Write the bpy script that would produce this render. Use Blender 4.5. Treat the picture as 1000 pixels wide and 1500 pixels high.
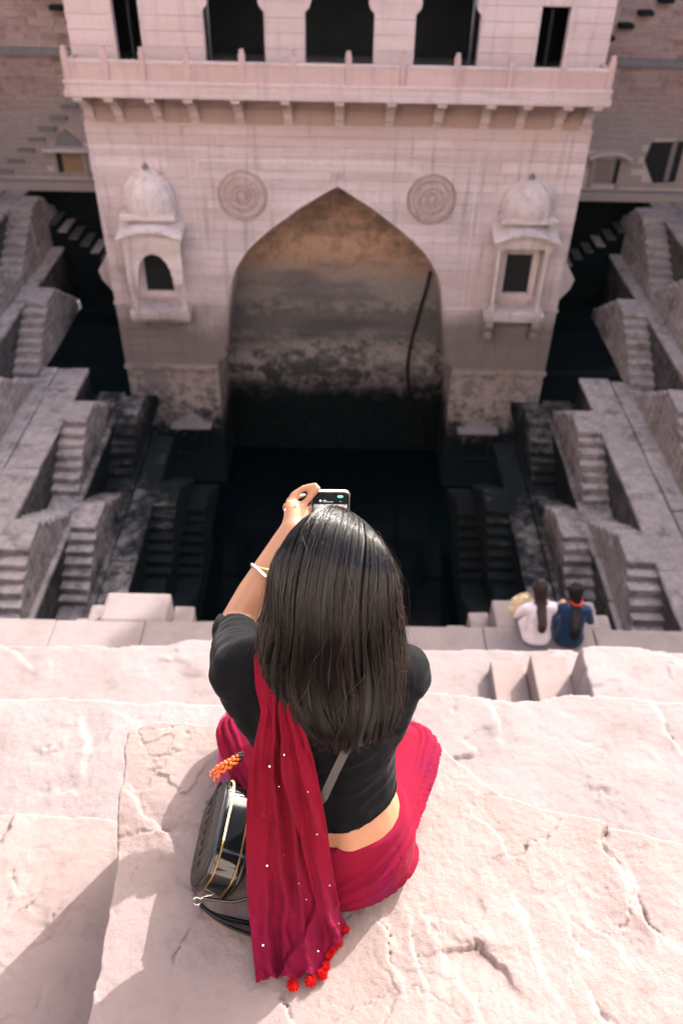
import bpy, bmesh, math, random
import numpy as np
from mathutils import Vector, Matrix
rnd = random.Random(7)
scene = bpy.context.scene
for o in list(bpy.data.objects):
    bpy.data.objects.remove(o, do_unlink=True)
COL = scene.collection

# ------------------------------------------------------------------ camera, sky, sun, exposure
CAM_H = 1.7                       # lens height above the slab the woman sits on
FPX, PITCH, ROLL = 1200.0, math.radians(39.7), math.radians(1.1)   # focal length in photo pixels
fw = np.array([0, math.cos(PITCH), -math.sin(PITCH)])
_r = np.array([1.0, 0, 0]); _u = np.array([0, math.sin(PITCH), math.cos(PITCH)])
RT = math.cos(ROLL)*_r + math.sin(ROLL)*_u
UP = -math.sin(ROLL)*_r + math.cos(ROLL)*_u
CP = np.array([0, 0, CAM_H])
cd = bpy.data.cameras.new('camera'); cam = bpy.data.objects.new('camera', cd); COL.objects.link(cam)
cd.sensor_fit = 'VERTICAL'; cd.sensor_height = 36; cd.sensor_width = 24; cd.lens = 36*FPX/1500
cd.clip_start = 0.05; cd.clip_end = 500
M = Matrix.Identity(4)
for i, a in enumerate((RT, UP, -fw)):
    for j in range(3): M[j][i] = a[j]
M.translation = Vector(CP)
cam.matrix_world = M
cd.dof.use_dof = True; cd.dof.focus_distance = 1.45; cd.dof.aperture_fstop = 4.2
scene.camera = cam
scene.render.resolution_x, scene.render.resolution_y = 682, 1024

SUN_AZ, SUN_EL = math.radians(37), math.radians(34)
w = bpy.data.worlds.new('World'); scene.world = w; w.use_nodes = True
nt = w.node_tree; bg = nt.nodes['Background']
sk = nt.nodes.new('ShaderNodeTexSky'); sk.sky_type = 'NISHITA'; sk.sun_disc = False
sk.sun_elevation = SUN_EL; sk.sun_rotation = SUN_AZ; sk.air_density = 0.8; sk.dust_density = 5.0; sk.ozone_density = 0.6
nt.links.new(sk.outputs[0], bg.inputs[0]); bg.inputs[1].default_value = 0.15
sd = bpy.data.lights.new('sun', 'SUN'); sd.energy = 2.75; sd.angle = math.radians(0.5); sd.color = (1.0, .955, .925)
so = bpy.data.objects.new('sun', sd); COL.objects.link(so)
sdir = Vector((math.sin(SUN_AZ)*math.cos(SUN_EL), math.cos(SUN_AZ)*math.cos(SUN_EL), math.sin(SUN_EL)))
so.rotation_euler = sdir.to_track_quat('Z', 'Y').to_euler(); so.location = (8, 12, 20)
scene.view_settings.view_transform = 'Standard'; scene.view_settings.look = 'None'
scene.view_settings.exposure = 2.3; scene.view_settings.gamma = 1
scene.view_settings.use_curve_mapping = False

# ------------------------------------------------------------------ helpers
def at(px, py, x=None, y=None, z=None):
    "photo pixel -> point on the plane x=, y= or z="
    r = fw + RT*((px-500)/FPX) + UP*((750-py)/FPX)
    if z is not None: t = (z-CAM_H)/r[2]
    elif y is not None: t = y/r[1]
    else: t = x/r[0]
    return Vector(CP + r*t)

def link(name, me, parent=None, mat=None, loc=None):
    o = bpy.data.objects.new(name, me); COL.objects.link(o)
    if mat is not None and me is not None: 
        me.materials.clear(); me.materials.append(mat)
    if parent is not None: o.parent = parent
    if loc is not None: o.location = loc
    return o

def tag(o, label=None, cat=None, group=None, kind=None):
    if label: o['label'] = label
    if cat: o['category'] = cat
    if group: o['group'] = group
    if kind: o['kind'] = kind
    return o

def empty(name, loc=(0, 0, 0)):
    o = bpy.data.objects.new(name, None); COL.objects.link(o); o.location = loc; o.empty_display_size = .1
    return o

def copy_tree(o, parent=None):
    c = o.copy(); COL.objects.link(c)
    c.parent = parent
    for ch in list(o.children): copy_tree(ch, c)
    return c

def mesh_pd(name, v, f, smooth=False):
    me = bpy.data.meshes.new(name); me.from_pydata([tuple(p) for p in v], [], [tuple(q) for q in f]); me.update()
    if smooth: me.polygons.foreach_set('use_smooth', [True]*len(me.polygons))
    return me

def mesh_np(name, V, Q, smooth=True):
    "quads from numpy arrays"
    me = bpy.data.meshes.new(name)
    V = np.asarray(V, dtype=np.float32); Q = np.asarray(Q, dtype=np.int32); k = Q.shape[1]
    me.vertices.add(len(V)); me.vertices.foreach_set('co', V.ravel())
    me.loops.add(Q.size); me.loops.foreach_set('vertex_index', Q.ravel())
    me.polygons.add(len(Q)); me.polygons.foreach_set('loop_start', np.arange(0, Q.size, k, dtype=np.int32))
    if smooth: me.polygons.foreach_set('use_smooth', np.ones(len(Q), dtype=bool))
    me.update(calc_edges=True); me.validate()
    return me

class MB:
    "collects boxes, prisms, tubes into one mesh"
    def __init__(s): s.bm = bmesh.new()
    def box(s, x0, x1, y0, y1, z0, z1, bev=0, jit=0):
        vs = [s.bm.verts.new((x, y, z)) for x in (x0, x1) for y in (y0, y1) for z in (z0, z1)]
        if jit:
            for v in vs: v.co += Vector((rnd.uniform(-jit, jit), rnd.uniform(-jit, jit), rnd.uniform(-jit, jit)))
        fs = [s.bm.faces.new([vs[i] for i in q]) for q in ((0,1,3,2), (4,6,7,5), (0,4,5,1), (2,3,7,6), (0,2,6,4), (1,5,7,3))]
        if bev:
            es = list({e for f in fs for e in f.edges})
            bmesh.ops.bevel(s.bm, geom=es, offset=bev, segments=2, affect='EDGES', profile=.6)
        return s
    def prism(s, poly, y0, y1, axis='y'):
        "poly of (a,b) extruded; axis y: (x,z) points, axis z: (x,y) points, axis x: (y,z) points"
        def P(a, b, t): return {'y': (a, t, b), 'z': (a, b, t), 'x': (t, a, b)}[axis]
        A = [s.bm.verts.new(P(a, b, y0)) for a, b in poly]; B = [s.bm.verts.new(P(a, b, y1)) for a, b in poly]
        n = len(poly)
        s.bm.faces.new(A); s.bm.faces.new(B[::-1])
        for i in range(n): s.bm.faces.new((A[i], B[i], B[(i+1) % n], A[(i+1) % n]))
        return s
    def lathe(s, prof, c, n=24, a0=0, a1=2*math.pi, sx=1, sy=1):
        "profile of (r,z) about the vertical through c"
        full = abs(a1-a0-2*math.pi) < 1e-6; m = n if full else n+1
        rings = []
        for r, z in prof:
            rings.append([s.bm.verts.new((c[0]+sx*r*math.cos(a0+(a1-a0)*i/n), c[1]+sy*r*math.sin(a0+(a1-a0)*i/n), c[2]+z)) for i in range(m)])
        for a, b in zip(rings, rings[1:]):
            for i in range(n):
                j = (i+1) % m
                s.bm.faces.new((a[i], a[j], b[j], b[i]))
        return s
    def tube(s, pts, rad, n=8, cap=True):
        pts = [Vector(p) for p in pts]
        rad = rad if isinstance(rad, (list, tuple)) else [rad]*len(pts)
        rings = []; ref = None
        for i, p in enumerate(pts):
            t = (pts[min(i+1, len(pts)-1)]-pts[max(i-1, 0)]).normalized()
            if ref is None: ref = t.orthogonal().normalized()
            ref = (ref-t*ref.dot(t)).normalized(); b = t.cross(ref)
            rings.append([s.bm.verts.new(p+(ref*math.cos(2*math.pi*k/n)+b*math.sin(2*math.pi*k/n))*rad[i]) for k in range(n)])
        for a, b in zip(rings, rings[1:]):
            for k in range(n): s.bm.faces.new((a[k], a[(k+1) % n], b[(k+1) % n], b[k]))
        if cap: s.bm.faces.new(rings[0][::-1]); s.bm.faces.new(rings[-1])
        return s
    def ball(s, c, r, sub=2, sc=(1, 1, 1)):
        m = Matrix.Translation(c) @ Matrix.Diagonal((sc[0], sc[1], sc[2], 1))
        bmesh.ops.create_icosphere(s.bm, subdivisions=sub, radius=r, matrix=m); return s
    def mesh(s, name, smooth=False):
        bmesh.ops.recalc_face_normals(s.bm, faces=s.bm.faces)
        me = bpy.data.meshes.new(name); s.bm.to_mesh(me); s.bm.free()
        if smooth: me.polygons.foreach_set('use_smooth', [True]*len(me.polygons))
        return me
    def build(s, name, mat, parent=None, smooth=False, loc=None):
        return link(name, s.mesh(name, smooth), parent, mat, loc)

# numpy value noise ------------------------------------------------------------
def _hash(ix, iy, iz, seed):
    h = (ix.astype(np.int64)*374761393 + iy.astype(np.int64)*668265263 + iz.astype(np.int64)*2147483647 + seed*1274126177) & 0xffffffff
    h = ((h ^ (h >> 13))*1274126177) & 0xffffffff
    h = ((h ^ (h >> 15))*2246822519) & 0xffffffff
    return ((h ^ (h >> 16)) & 0xffffff)/float(0xffffff)
def vnoise(x, y, z=None, seed=0):
    x = np.asarray(x, float); y = np.asarray(y, float); z = np.zeros_like(x) if z is None else np.asarray(z, float)
    ix, iy, iz = np.floor(x), np.floor(y), np.floor(z)
    fx, fy, fz = x-ix, y-iy, z-iz
    s = lambda t: t*t*t*(t*(t*6-15)+10)
    fx, fy, fz = s(fx), s(fy), s(fz); r = 0
    for dx in (0, 1):
        for dy in (0, 1):
            for dz in (0, 1):
                r = r + _hash(ix+dx, iy+dy, iz+dz, seed)*(fx if dx else 1-fx)*(fy if dy else 1-fy)*(fz if dz else 1-fz)
    return r*2-1
def fbm(x, y, z=None, oct=4, seed=0, gain=.5):
    a, t, r = 1, 0, 0
    x = np.asarray(x, float); y = np.asarray(y, float)
    for k in range(oct):
        f = 2.03**k
        r = r + a*vnoise(x*f+k*7.3, y*f-k*3.1, None if z is None else np.asarray(z, float)*f, seed+k); t += a; a *= gain
    return r/t

# ------------------------------------------------------------------ materials
class NT:
    def __init__(s, name):
        s.m = bpy.data.materials.new(name); s.m.use_nodes = True; s.t = s.m.node_tree
        s.b = s.t.nodes['Principled BSDF']; s.geo = s.t.nodes.new('ShaderNodeNewGeometry')
        s.pos = s.geo.outputs['Position']
    def n(s, typ, **k):
        nd = s.t.nodes.new(typ)
        for a, v in k.items(): setattr(nd, a, v)
        return nd
    def l(s, a, b): s.t.links.new(a, b)
    def put(s, sock, v):
        if isinstance(v, bpy.types.NodeSocket): s.l(v, sock)
        elif isinstance(v, (tuple, list)) and len(v) == 3 and sock.type == 'RGBA': sock.default_value = (*v, 1)
        else: sock.default_value = v
    def scale(s, v, sc):
        nd = s.n('ShaderNodeVectorMath', operation='MULTIPLY'); s.put(nd.inputs[0], v); nd.inputs[1].default_value = sc; return nd.outputs[0]
    def noise(s, sc, detail=4, rough=.55, vec=None, stretch=None, dist=0):
        nd = s.n('ShaderNodeTexNoise'); v = s.pos if vec is None else vec
        if stretch: v = s.scale(v, stretch)
        s.l(v, nd.inputs['Vector']); nd.inputs['Scale'].default_value = sc; nd.inputs['Detail'].default_value = detail
        nd.inputs['Roughness'].default_value = rough; nd.inputs['Distortion'].default_value = dist
        return nd.outputs['Fac']
    def math(s, op, a, b=0, clamp=False):
        nd = s.n('ShaderNodeMath', operation=op, use_clamp=clamp); s.put(nd.inputs[0], a); s.put(nd.inputs[1], b); return nd.outputs[0]
    def ramp(s, v, a, b, lo=0., hi=1.):
        nd = s.n('ShaderNodeMapRange', interpolation_type='SMOOTHSTEP'); s.put(nd.inputs['Value'], v)
        nd.inputs['From Min'].default_value = a; nd.inputs['From Max'].default_value = b
        nd.inputs['To Min'].default_value = lo; nd.inputs['To Max'].default_value = hi; return nd.outputs['Result']
    def mix(s, f, a, b, mode='MIX'):
        nd = s.n('ShaderNodeMix', data_type='RGBA', blend_type=mode); s.put(nd.inputs['Factor'], f)
        s.put(nd.inputs['A'], a); s.put(nd.inputs['B'], b); return nd.outputs['Result']
    def z(s):
        nd = s.n('ShaderNodeSeparateXYZ'); s.l(s.pos, nd.inputs[0]); return nd.outputs
    def rand(s): return s.n('ShaderNodeObjectInfo').outputs['Random']
    def bump(s, h, dist=.01, strength=.6):
        nd = s.n('ShaderNodeBump'); nd.inputs['Strength'].default_value = strength; nd.inputs['Distance'].default_value = dist
        s.l(h, nd.inputs['Height']); s.l(nd.outputs[0], s.b.inputs['Normal'])
    def done(s, col, rough=.85, spec=.25):
        s.put(s.b.inputs['Base Color'], col); s.put(s.b.inputs['Roughness'], rough); s.b.inputs['Specular IOR Level'].default_value = spec
        return s.m

def plain(name, col, rough=.6, metal=0, spec=.4, var=.12, nsc=30, bump=0):
    k = NT(name); c = k.mix(k.noise(nsc), tuple(x*(1-var) for x in col), tuple(min(1, x*(1+var)) for x in col))
    k.b.inputs['Metallic'].default_value = metal
    if bump: k.bump(k.noise(nsc*6), bump)
    return k.done(c, rough, spec)

MAT = {}
def mk_facade(name, light, warm, grey):
    "ashlar sandstone with old water lines: clean above, greyed below the sill, black crust near the water"
    k = NT(name); xyz = k.z(); z = xyz[2]
    n1 = k.noise(1.1, 5, .6, stretch=(.35, .35, 2.6)); n2 = k.noise(.55, 4, .6); n3 = k.noise(3.2, 6, .65); n4 = k.noise(14, 4)
    c = k.mix(k.ramp(n1, .38, .66), light, warm)
    c = k.mix(k.math('MULTIPLY', k.ramp(n4, .45, .75), .3), c, grey)
    c = k.mix(k.math('MULTIPLY', k.rand(), .42), c, tuple(.7*x for x in warm))
    run = k.noise(1.6, 5, .65, stretch=(3.0, 3.0, .22)); c = k.mix(k.math('MULTIPLY', k.ramp(run, .5, .7), .55), c, tuple(.55*x for x in grey))
    n5 = k.noise(6.5, 6, .7); c = k.mix(k.math('MULTIPLY', k.ramp(n5, .52, .74), .45), c, tuple(.6*x for x in grey))
    zz = k.math('ADD', z, k.math('MULTIPLY', k.math('SUBTRACT', n2, .5), 2.2))
    # rust-pink tint above the frame
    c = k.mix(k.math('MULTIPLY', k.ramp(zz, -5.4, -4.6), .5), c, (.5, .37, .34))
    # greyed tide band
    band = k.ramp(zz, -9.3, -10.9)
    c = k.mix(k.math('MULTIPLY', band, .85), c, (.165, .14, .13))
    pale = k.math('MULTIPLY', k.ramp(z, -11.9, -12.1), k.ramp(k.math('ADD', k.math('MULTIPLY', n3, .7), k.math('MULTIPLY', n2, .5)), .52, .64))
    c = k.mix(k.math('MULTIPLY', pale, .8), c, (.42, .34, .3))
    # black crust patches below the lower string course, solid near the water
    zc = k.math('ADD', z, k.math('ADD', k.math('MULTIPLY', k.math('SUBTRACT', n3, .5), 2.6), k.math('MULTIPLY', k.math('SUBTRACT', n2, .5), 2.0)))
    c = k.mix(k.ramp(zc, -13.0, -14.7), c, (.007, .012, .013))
    k.bump(k.math('ADD', k.noise(22, 5), k.math('MULTIPLY', k.noise(5, 4), 2)), .02, .5)
    return k.done(c, .9, .2)
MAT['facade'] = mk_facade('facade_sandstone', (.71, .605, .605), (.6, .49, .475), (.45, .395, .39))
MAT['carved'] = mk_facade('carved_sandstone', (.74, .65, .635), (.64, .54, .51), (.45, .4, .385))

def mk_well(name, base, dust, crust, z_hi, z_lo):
    "rough well masonry; damp black crust rises from the water in an uneven tide; blackening climbs towards the back"
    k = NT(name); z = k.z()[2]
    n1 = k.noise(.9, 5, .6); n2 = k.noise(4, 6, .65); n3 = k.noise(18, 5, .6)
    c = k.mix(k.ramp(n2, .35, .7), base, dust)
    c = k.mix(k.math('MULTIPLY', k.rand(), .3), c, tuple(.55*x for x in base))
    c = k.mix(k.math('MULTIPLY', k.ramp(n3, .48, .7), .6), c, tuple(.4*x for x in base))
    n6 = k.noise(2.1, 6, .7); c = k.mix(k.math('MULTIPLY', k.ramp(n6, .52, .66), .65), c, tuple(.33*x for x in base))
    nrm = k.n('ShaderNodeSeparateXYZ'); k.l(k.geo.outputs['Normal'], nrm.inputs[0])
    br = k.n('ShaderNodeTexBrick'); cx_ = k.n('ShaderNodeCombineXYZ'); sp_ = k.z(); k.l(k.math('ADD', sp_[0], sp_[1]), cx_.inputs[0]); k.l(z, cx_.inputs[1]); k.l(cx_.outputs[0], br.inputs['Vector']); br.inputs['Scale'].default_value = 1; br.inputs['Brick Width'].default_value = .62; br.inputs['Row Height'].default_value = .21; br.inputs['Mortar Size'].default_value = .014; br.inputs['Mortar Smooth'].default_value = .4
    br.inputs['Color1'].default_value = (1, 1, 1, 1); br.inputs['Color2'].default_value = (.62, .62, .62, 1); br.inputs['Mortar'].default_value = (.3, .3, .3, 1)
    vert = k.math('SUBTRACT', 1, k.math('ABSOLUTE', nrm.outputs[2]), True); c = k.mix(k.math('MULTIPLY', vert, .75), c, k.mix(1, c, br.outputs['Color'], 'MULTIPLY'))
    zz = k.math('SUBTRACT', k.math('ADD', z, k.math('ADD', k.math('MULTIPLY', k.math('SUBTRACT', n1, .5), 3.4), k.math('MULTIPLY', k.math('SUBTRACT', n2, .5), 2.2))), k.math('MULTIPLY', k.math('SUBTRACT', sp_[1], 14.5), .2))  # the blackening also reaches higher with distance towards the back
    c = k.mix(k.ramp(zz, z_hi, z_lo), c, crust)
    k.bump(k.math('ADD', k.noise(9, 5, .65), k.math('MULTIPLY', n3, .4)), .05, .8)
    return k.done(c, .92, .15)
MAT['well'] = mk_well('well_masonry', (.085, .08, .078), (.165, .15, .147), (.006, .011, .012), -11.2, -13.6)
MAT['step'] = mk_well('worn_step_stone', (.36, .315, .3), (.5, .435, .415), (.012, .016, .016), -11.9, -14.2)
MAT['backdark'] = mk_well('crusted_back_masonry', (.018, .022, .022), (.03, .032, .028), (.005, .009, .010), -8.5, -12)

def mk_block():
    k = NT('back_wall_stone'); z = k.z()[2]; r = k.rand()
    n = k.noise(3, 5); n2 = k.noise(20, 4); n3 = k.noise(.8, 4)
    c = k.mix(r, (.27, .165, .15), (.42, .31, .285))
    c = k.mix(k.ramp(n, .4, .7), c, (.4, .3, .28))
    zz = k.math('ADD', z, k.math('MULTIPLY', k.math('SUBTRACT', n3, .5), 2.4))
    c = k.mix(k.ramp(zz, -4.3, -5.6), c, (.36, .305, .285))
    c = k.mix(k.math('MULTIPLY', k.ramp(n2, .5, .8), .5), c, (.12, .1, .095))
    k.bump(k.noise(16, 5), .03, .8); return k.done(c, .92, .15)
MAT['block'] = mk_block()
MAT['mortar'] = plain('pale_mortar', (.52, .46, .44), .95, var=.25, nsc=6, bump=.02)
MAT['plaster'] = plain('grey_string_course', (.2, .19, .19), .9, var=.3, nsc=5, bump=.02)

def mk_slab(name, a, b, dark, fine=1.0, rough=.9):
    k = NT(name)
    n1 = k.noise(2.2, 6, .6); n2 = k.noise(9*fine, 6, .65); n3 = k.noise(60*fine, 5, .7); n4 = k.noise(240*fine, 3, .6)
    c = k.mix(k.ramp(n1, .35, .68), a, b)
    c = k.mix(k.math('MULTIPLY', k.ramp(n2, .52, .75), .55), c, dark)
    c = k.mix(k.math('MULTIPLY', k.ramp(n3, .56, .78), .35), c, dark)
    c = k.mix(k.math('MULTIPLY', k.ramp(n3, .34, .2), .3), c, (.3, .25, .235))
    h = k.math('ADD', k.math('MULTIPLY', n3, .6), k.math('ADD', k.math('MULTIPLY', n4, .25), k.math('MULTIPLY', n2, 1.0)))
    k.bump(h, .0034/fine, .85)
    return k.done(c, rough, .15)
MAT['slab'] = mk_slab('near_sandstone', (.194, .154, .146), (.17, .131, .121), (.11, .077, .067))
MAT['terrace'] = mk_slab('terrace_sandstone', (.185, .155, .152), (.163, .134, .13), (.11, .086, .08), .5)

k = NT('dark_water'); k.b.inputs['IOR'].default_value = 1.33
k.bump(k.noise(3, 3, .5), .01, .15); MAT['water'] = k.done((.003, .006, .007), .06, .35)
MAT['dark_room'] = plain('near_black_plaster', (.02, .026, .028), .95, var=.4, nsc=3)  # near-black tone, mainly for the room behind the upper openings
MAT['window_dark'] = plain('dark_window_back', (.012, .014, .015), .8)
MAT['rubber'] = plain('black_rubber', (.012, .014, .016), .5)
MAT['metal_pipe'] = plain('grey_metal', (.16, .17, .18), .5, .6)
# ------------------------------------------------------------------ the pavilion
XC = -0.3; FY = 24.0
ARCH = [(-6.13, 0.0), (-6.28, .27), (-6.44, .54), (-6.75, 1.06), (-7.0, 1.38), (-7.37, 1.9), (-7.6, 2.18), (-8.0, 2.62), (-8.33, 2.86),
        (-8.7, 3.08), (-9.2, 3.25), (-9.54, 3.3), (-10.14, 3.38), (-11.1, 3.48), (-11.48, 3.52), (-11.7, 3.6), (-11.8, 3.82), (-11.94, 3.88), (-18.2, 3.98)]
_az = np.array([a for a, b in ARCH])[::-1]; _aw = np.array([b for a, b in ARCH])[::-1]
def arch_w(z): return 0.0 if z >= -6.13 else float(np.interp(z, _az, _aw))
pav = empty('pavilion', (XC, FY, -17.2))
tag(pav, 'tall carved pink sandstone pavilion with a great pointed arch standing in the stepwell', 'pavilion')
PI4 = Matrix.Translation((-XC, -FY, 17.2))
def pl(o):     # world-built child: cancel the parent's offset
    o.matrix_parent_inverse = Matrix.Translation((0, -FY, 17.2)); return o
def pbuild(mb, name, mat, parent=None, smooth=False):
    "mesh built with x relative to the pavilion's axis and y, z in the world"
    o = mb.build(name, mat, parent or pav, smooth)
    if parent is None: pl(o)
    return o
HW = 6.95
# core masses behind the face stones (arch left open)
mb = MB(); ws = []
zs = [-6.13] + [z for z, _ in ARCH[1:]]
for sgn in (-1, 1):
    poly = [(0, -3.6), (0, -6.13)] + [(b, a) for a, b in ARCH[1:]] + [(HW-.02, -18.2), (HW-.02, -3.6)]
    mb.prism([(sgn*a, b) for a, b in poly], FY+.07, 28.0)
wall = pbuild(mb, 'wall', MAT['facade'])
# back of the deep recess
def mk_recess():
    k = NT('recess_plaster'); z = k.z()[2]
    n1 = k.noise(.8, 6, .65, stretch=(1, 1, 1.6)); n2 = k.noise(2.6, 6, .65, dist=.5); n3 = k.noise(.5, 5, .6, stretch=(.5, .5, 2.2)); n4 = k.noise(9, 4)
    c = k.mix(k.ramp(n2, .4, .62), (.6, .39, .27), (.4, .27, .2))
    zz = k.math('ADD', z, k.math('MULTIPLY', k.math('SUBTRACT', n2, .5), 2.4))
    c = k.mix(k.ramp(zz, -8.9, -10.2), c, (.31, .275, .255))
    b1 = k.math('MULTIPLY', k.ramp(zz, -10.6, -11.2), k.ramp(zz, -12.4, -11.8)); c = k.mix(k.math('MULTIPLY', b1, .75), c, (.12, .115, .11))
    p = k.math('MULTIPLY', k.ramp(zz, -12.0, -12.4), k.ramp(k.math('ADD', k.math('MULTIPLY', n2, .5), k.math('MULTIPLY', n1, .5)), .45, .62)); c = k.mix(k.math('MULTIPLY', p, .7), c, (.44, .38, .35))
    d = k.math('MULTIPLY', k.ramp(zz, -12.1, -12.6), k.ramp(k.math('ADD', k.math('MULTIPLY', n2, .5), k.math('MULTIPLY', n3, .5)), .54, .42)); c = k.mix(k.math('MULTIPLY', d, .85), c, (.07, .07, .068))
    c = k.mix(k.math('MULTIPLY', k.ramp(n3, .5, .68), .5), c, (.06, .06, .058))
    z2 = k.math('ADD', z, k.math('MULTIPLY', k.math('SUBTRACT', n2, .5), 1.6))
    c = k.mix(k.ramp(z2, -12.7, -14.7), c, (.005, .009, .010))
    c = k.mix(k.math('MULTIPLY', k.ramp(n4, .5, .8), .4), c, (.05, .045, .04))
    k.bump(k.noise(7, 6, .65), .05, .7); return k.done(c, .93, .12)
MAT['recess'] = mk_recess()
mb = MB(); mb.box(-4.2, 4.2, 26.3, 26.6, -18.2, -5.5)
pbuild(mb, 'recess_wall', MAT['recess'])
mb = MB(); mb.box(-3.95, 3.95, 26.2, 26.32, -12.12, -12.0); pbuild(mb, 'recess_ledge', MAT['recess'])

# face stones: courses cut to the arch, each block its own edges
def course(z0, z1, bounds, y, depth, mat, lmin, lmax, gap=.009):
    "bounds: list of (xl(z), xr(z)) callables for the solid stretches of one course"
    for fl, fr in bounds:
        zc = (z0+z1)/2; a, b = fl(zc), fr(zc)
        if b-a < .12: continue
        n = max(1, round((b-a)/rnd.uniform(lmin, lmax))); cuts = [a+(b-a)*(i+rnd.uniform(-.16, .16) if 0 < i < n else i)/n for i in range(n+1)]
        for i in range(n):
            def L(z, i=i): return fl(z) if i == 0 else cuts[i]+gap/2
            def R(z, i=i): return fr(z) if i == n-1 else cuts[i+1]-gap/2
            zz = [z0+gap/2+(z1-z0-gap)*t/3 for t in range(4)]
            straight = abs(L(zz[0])-L(zz[3])) < 1e-4 and abs(R(zz[0])-R(zz[3])) < 1e-4
            if straight: zz = [zz[0], zz[3]]
            poly = [(R(z), z) for z in zz] + [(L(z), z) for z in zz[::-1]]
            if max(p[0] for p in poly)-min(p[0] for p in poly) < .05: continue
            cx = sum(p[0] for p in poly)/len(poly)
            q = [(x-cx, z-zc) for x, z in poly]
            # drop duplicate points (arch tip)
            qq = []
            for p in q:
                if not qq or (abs(p[0]-qq[-1][0])+abs(p[1]-qq[-1][1])) > 1e-4: qq.append(p)
            if len(qq) < 3: continue
            dy = rnd.uniform(0, .007)
            m = MB(); m.prism(qq, -dy, depth)
            o = m.build('stone_block', mat, wall); o.location = (cx, y, zc)
z = -4.5; rows = []
while z > -12.0:
    h = rnd.choice((.26, .3, .34)); z1 = z-h
    if z > -9.82 > z1 or abs(z1+9.82) < .1: z1 = -9.82
    if z1 < -11.9: z1 = -12.04
    rows.append((z1, z)); z = z1
for z0, z1 in rows:
    if z1 > -6.13+.001 and z0 >= -6.13: b = [(lambda z: -HW, lambda z: HW)]
    else: b = [(lambda z: -HW, lambda z: -arch_w(z)), (lambda z: arch_w(z), lambda z: HW)]
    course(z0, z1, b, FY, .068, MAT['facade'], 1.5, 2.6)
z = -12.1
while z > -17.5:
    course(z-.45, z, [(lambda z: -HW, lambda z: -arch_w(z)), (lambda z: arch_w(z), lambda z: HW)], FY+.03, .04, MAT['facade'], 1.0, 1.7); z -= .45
# string courses
for zt, h, pr in ((-9.78, .09, .05), (-12.0, .13, .10)):
    for s in (-1, 1):
        mb = MB(); a, b = sorted((s*(arch_w(zt-h)+.02), s*(HW+.04))); mb.box(a, b, FY-pr, FY+.06, zt-h, zt, .012); pbuild(mb, 'string_course', MAT['carved'])
mb = MB(); mb.box(-HW, HW, FY-.03, FY+.05, -5.3, -5.2, .008); pbuild(mb, 'string_course', MAT['facade'])
# double frame moulding round the arch panel
for s in (-1, 1):
    for off in (0, .2):
        mb = MB(); x = s*(3.95+off); mb.box(x-.025, x+.025, FY-.03, FY+.03, -11.9, -5.31-off*.0, .008); pbuild(mb, 'frame_moulding', MAT['carved'])
mb = MB(); mb.box(-3.92, 3.92, FY-.03, FY+.03, -5.48, -5.43, .008); pbuild(mb, 'frame_moulding', MAT['carved'])
# arch edge moulding
for s in (-1, 1):
    pts = [(s*(b+.045), FY-.012, a+.03) for a, b in ARCH if a > -11.6]
    mb = MB(); mb.tube(pts, .035, 6); pbuild(mb, 'arch_moulding', MAT['carved'], smooth=True)
# rosettes
MAT['rosette'] = mk_facade('rosette_sandstone', (.56, .45, .43), (.47, .36, .33), (.36, .3, .28))
for s in (-1, 1):
    cx, cz = s*2.72, -6.42
    mb = MB(); prof = [(0, .09), (.09, .08), (.12, .03), (.3, .03), (.34, .055), (.38, .03), (.5, .02), (.54, .05), (.62, .05), (.66, .02), (.69, .05), (.71, 0)]
    n = 48; rings = []
    for r, d in prof:
        rings.append([mb.bm.verts.new((cx+r*math.cos(2*math.pi*i/n), FY-.008-d*1.7, cz+r*math.sin(2*math.pi*i/n))) for i in range(n)])
    for a, b in zip(rings, rings[1:]):
        for i in range(n): mb.bm.faces.new((a[i], a[(i+1) % n], b[(i+1) % n], b[i]))
    ros = pbuild(mb, 'rosette', MAT['rosette'])
    for kk in range(12):
        a = 2*math.pi*kk/12; mb = MB(); mb.ball((0, 0, 0), .07, 1, (1.2, .45, .62)); o = mb.build('petal', MAT['rosette'], ros, True)
        o.location = (cx+.21*math.cos(a), FY-.07, cz+.21*math.sin(a)); o.rotation_euler = (0, -a, 0)
    for kk in range(16):
        a = 2*math.pi*(kk+.5)/16; mb = MB(); mb.ball((0, 0, 0), .05, 1, (1, .5, 1.0)); o = mb.build('petal', MAT['rosette'], ros, True)
        o.location = (cx+.44*math.cos(a), FY-.055, cz+.44*math.sin(a)); o.rotation_euler = (0, -a, 0)
# small crest above the apex
mb = MB()
for dx, dz, r in ((0, -5.75, .1), (-.12, -5.8, .07), (.12, -5.8, .07), (0, -5.9, .08)): mb.ball((dx, FY, dz), r, 1, (1, .35, 1))
pbuild(mb, 'crest', MAT['facade'], smooth=True)

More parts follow.
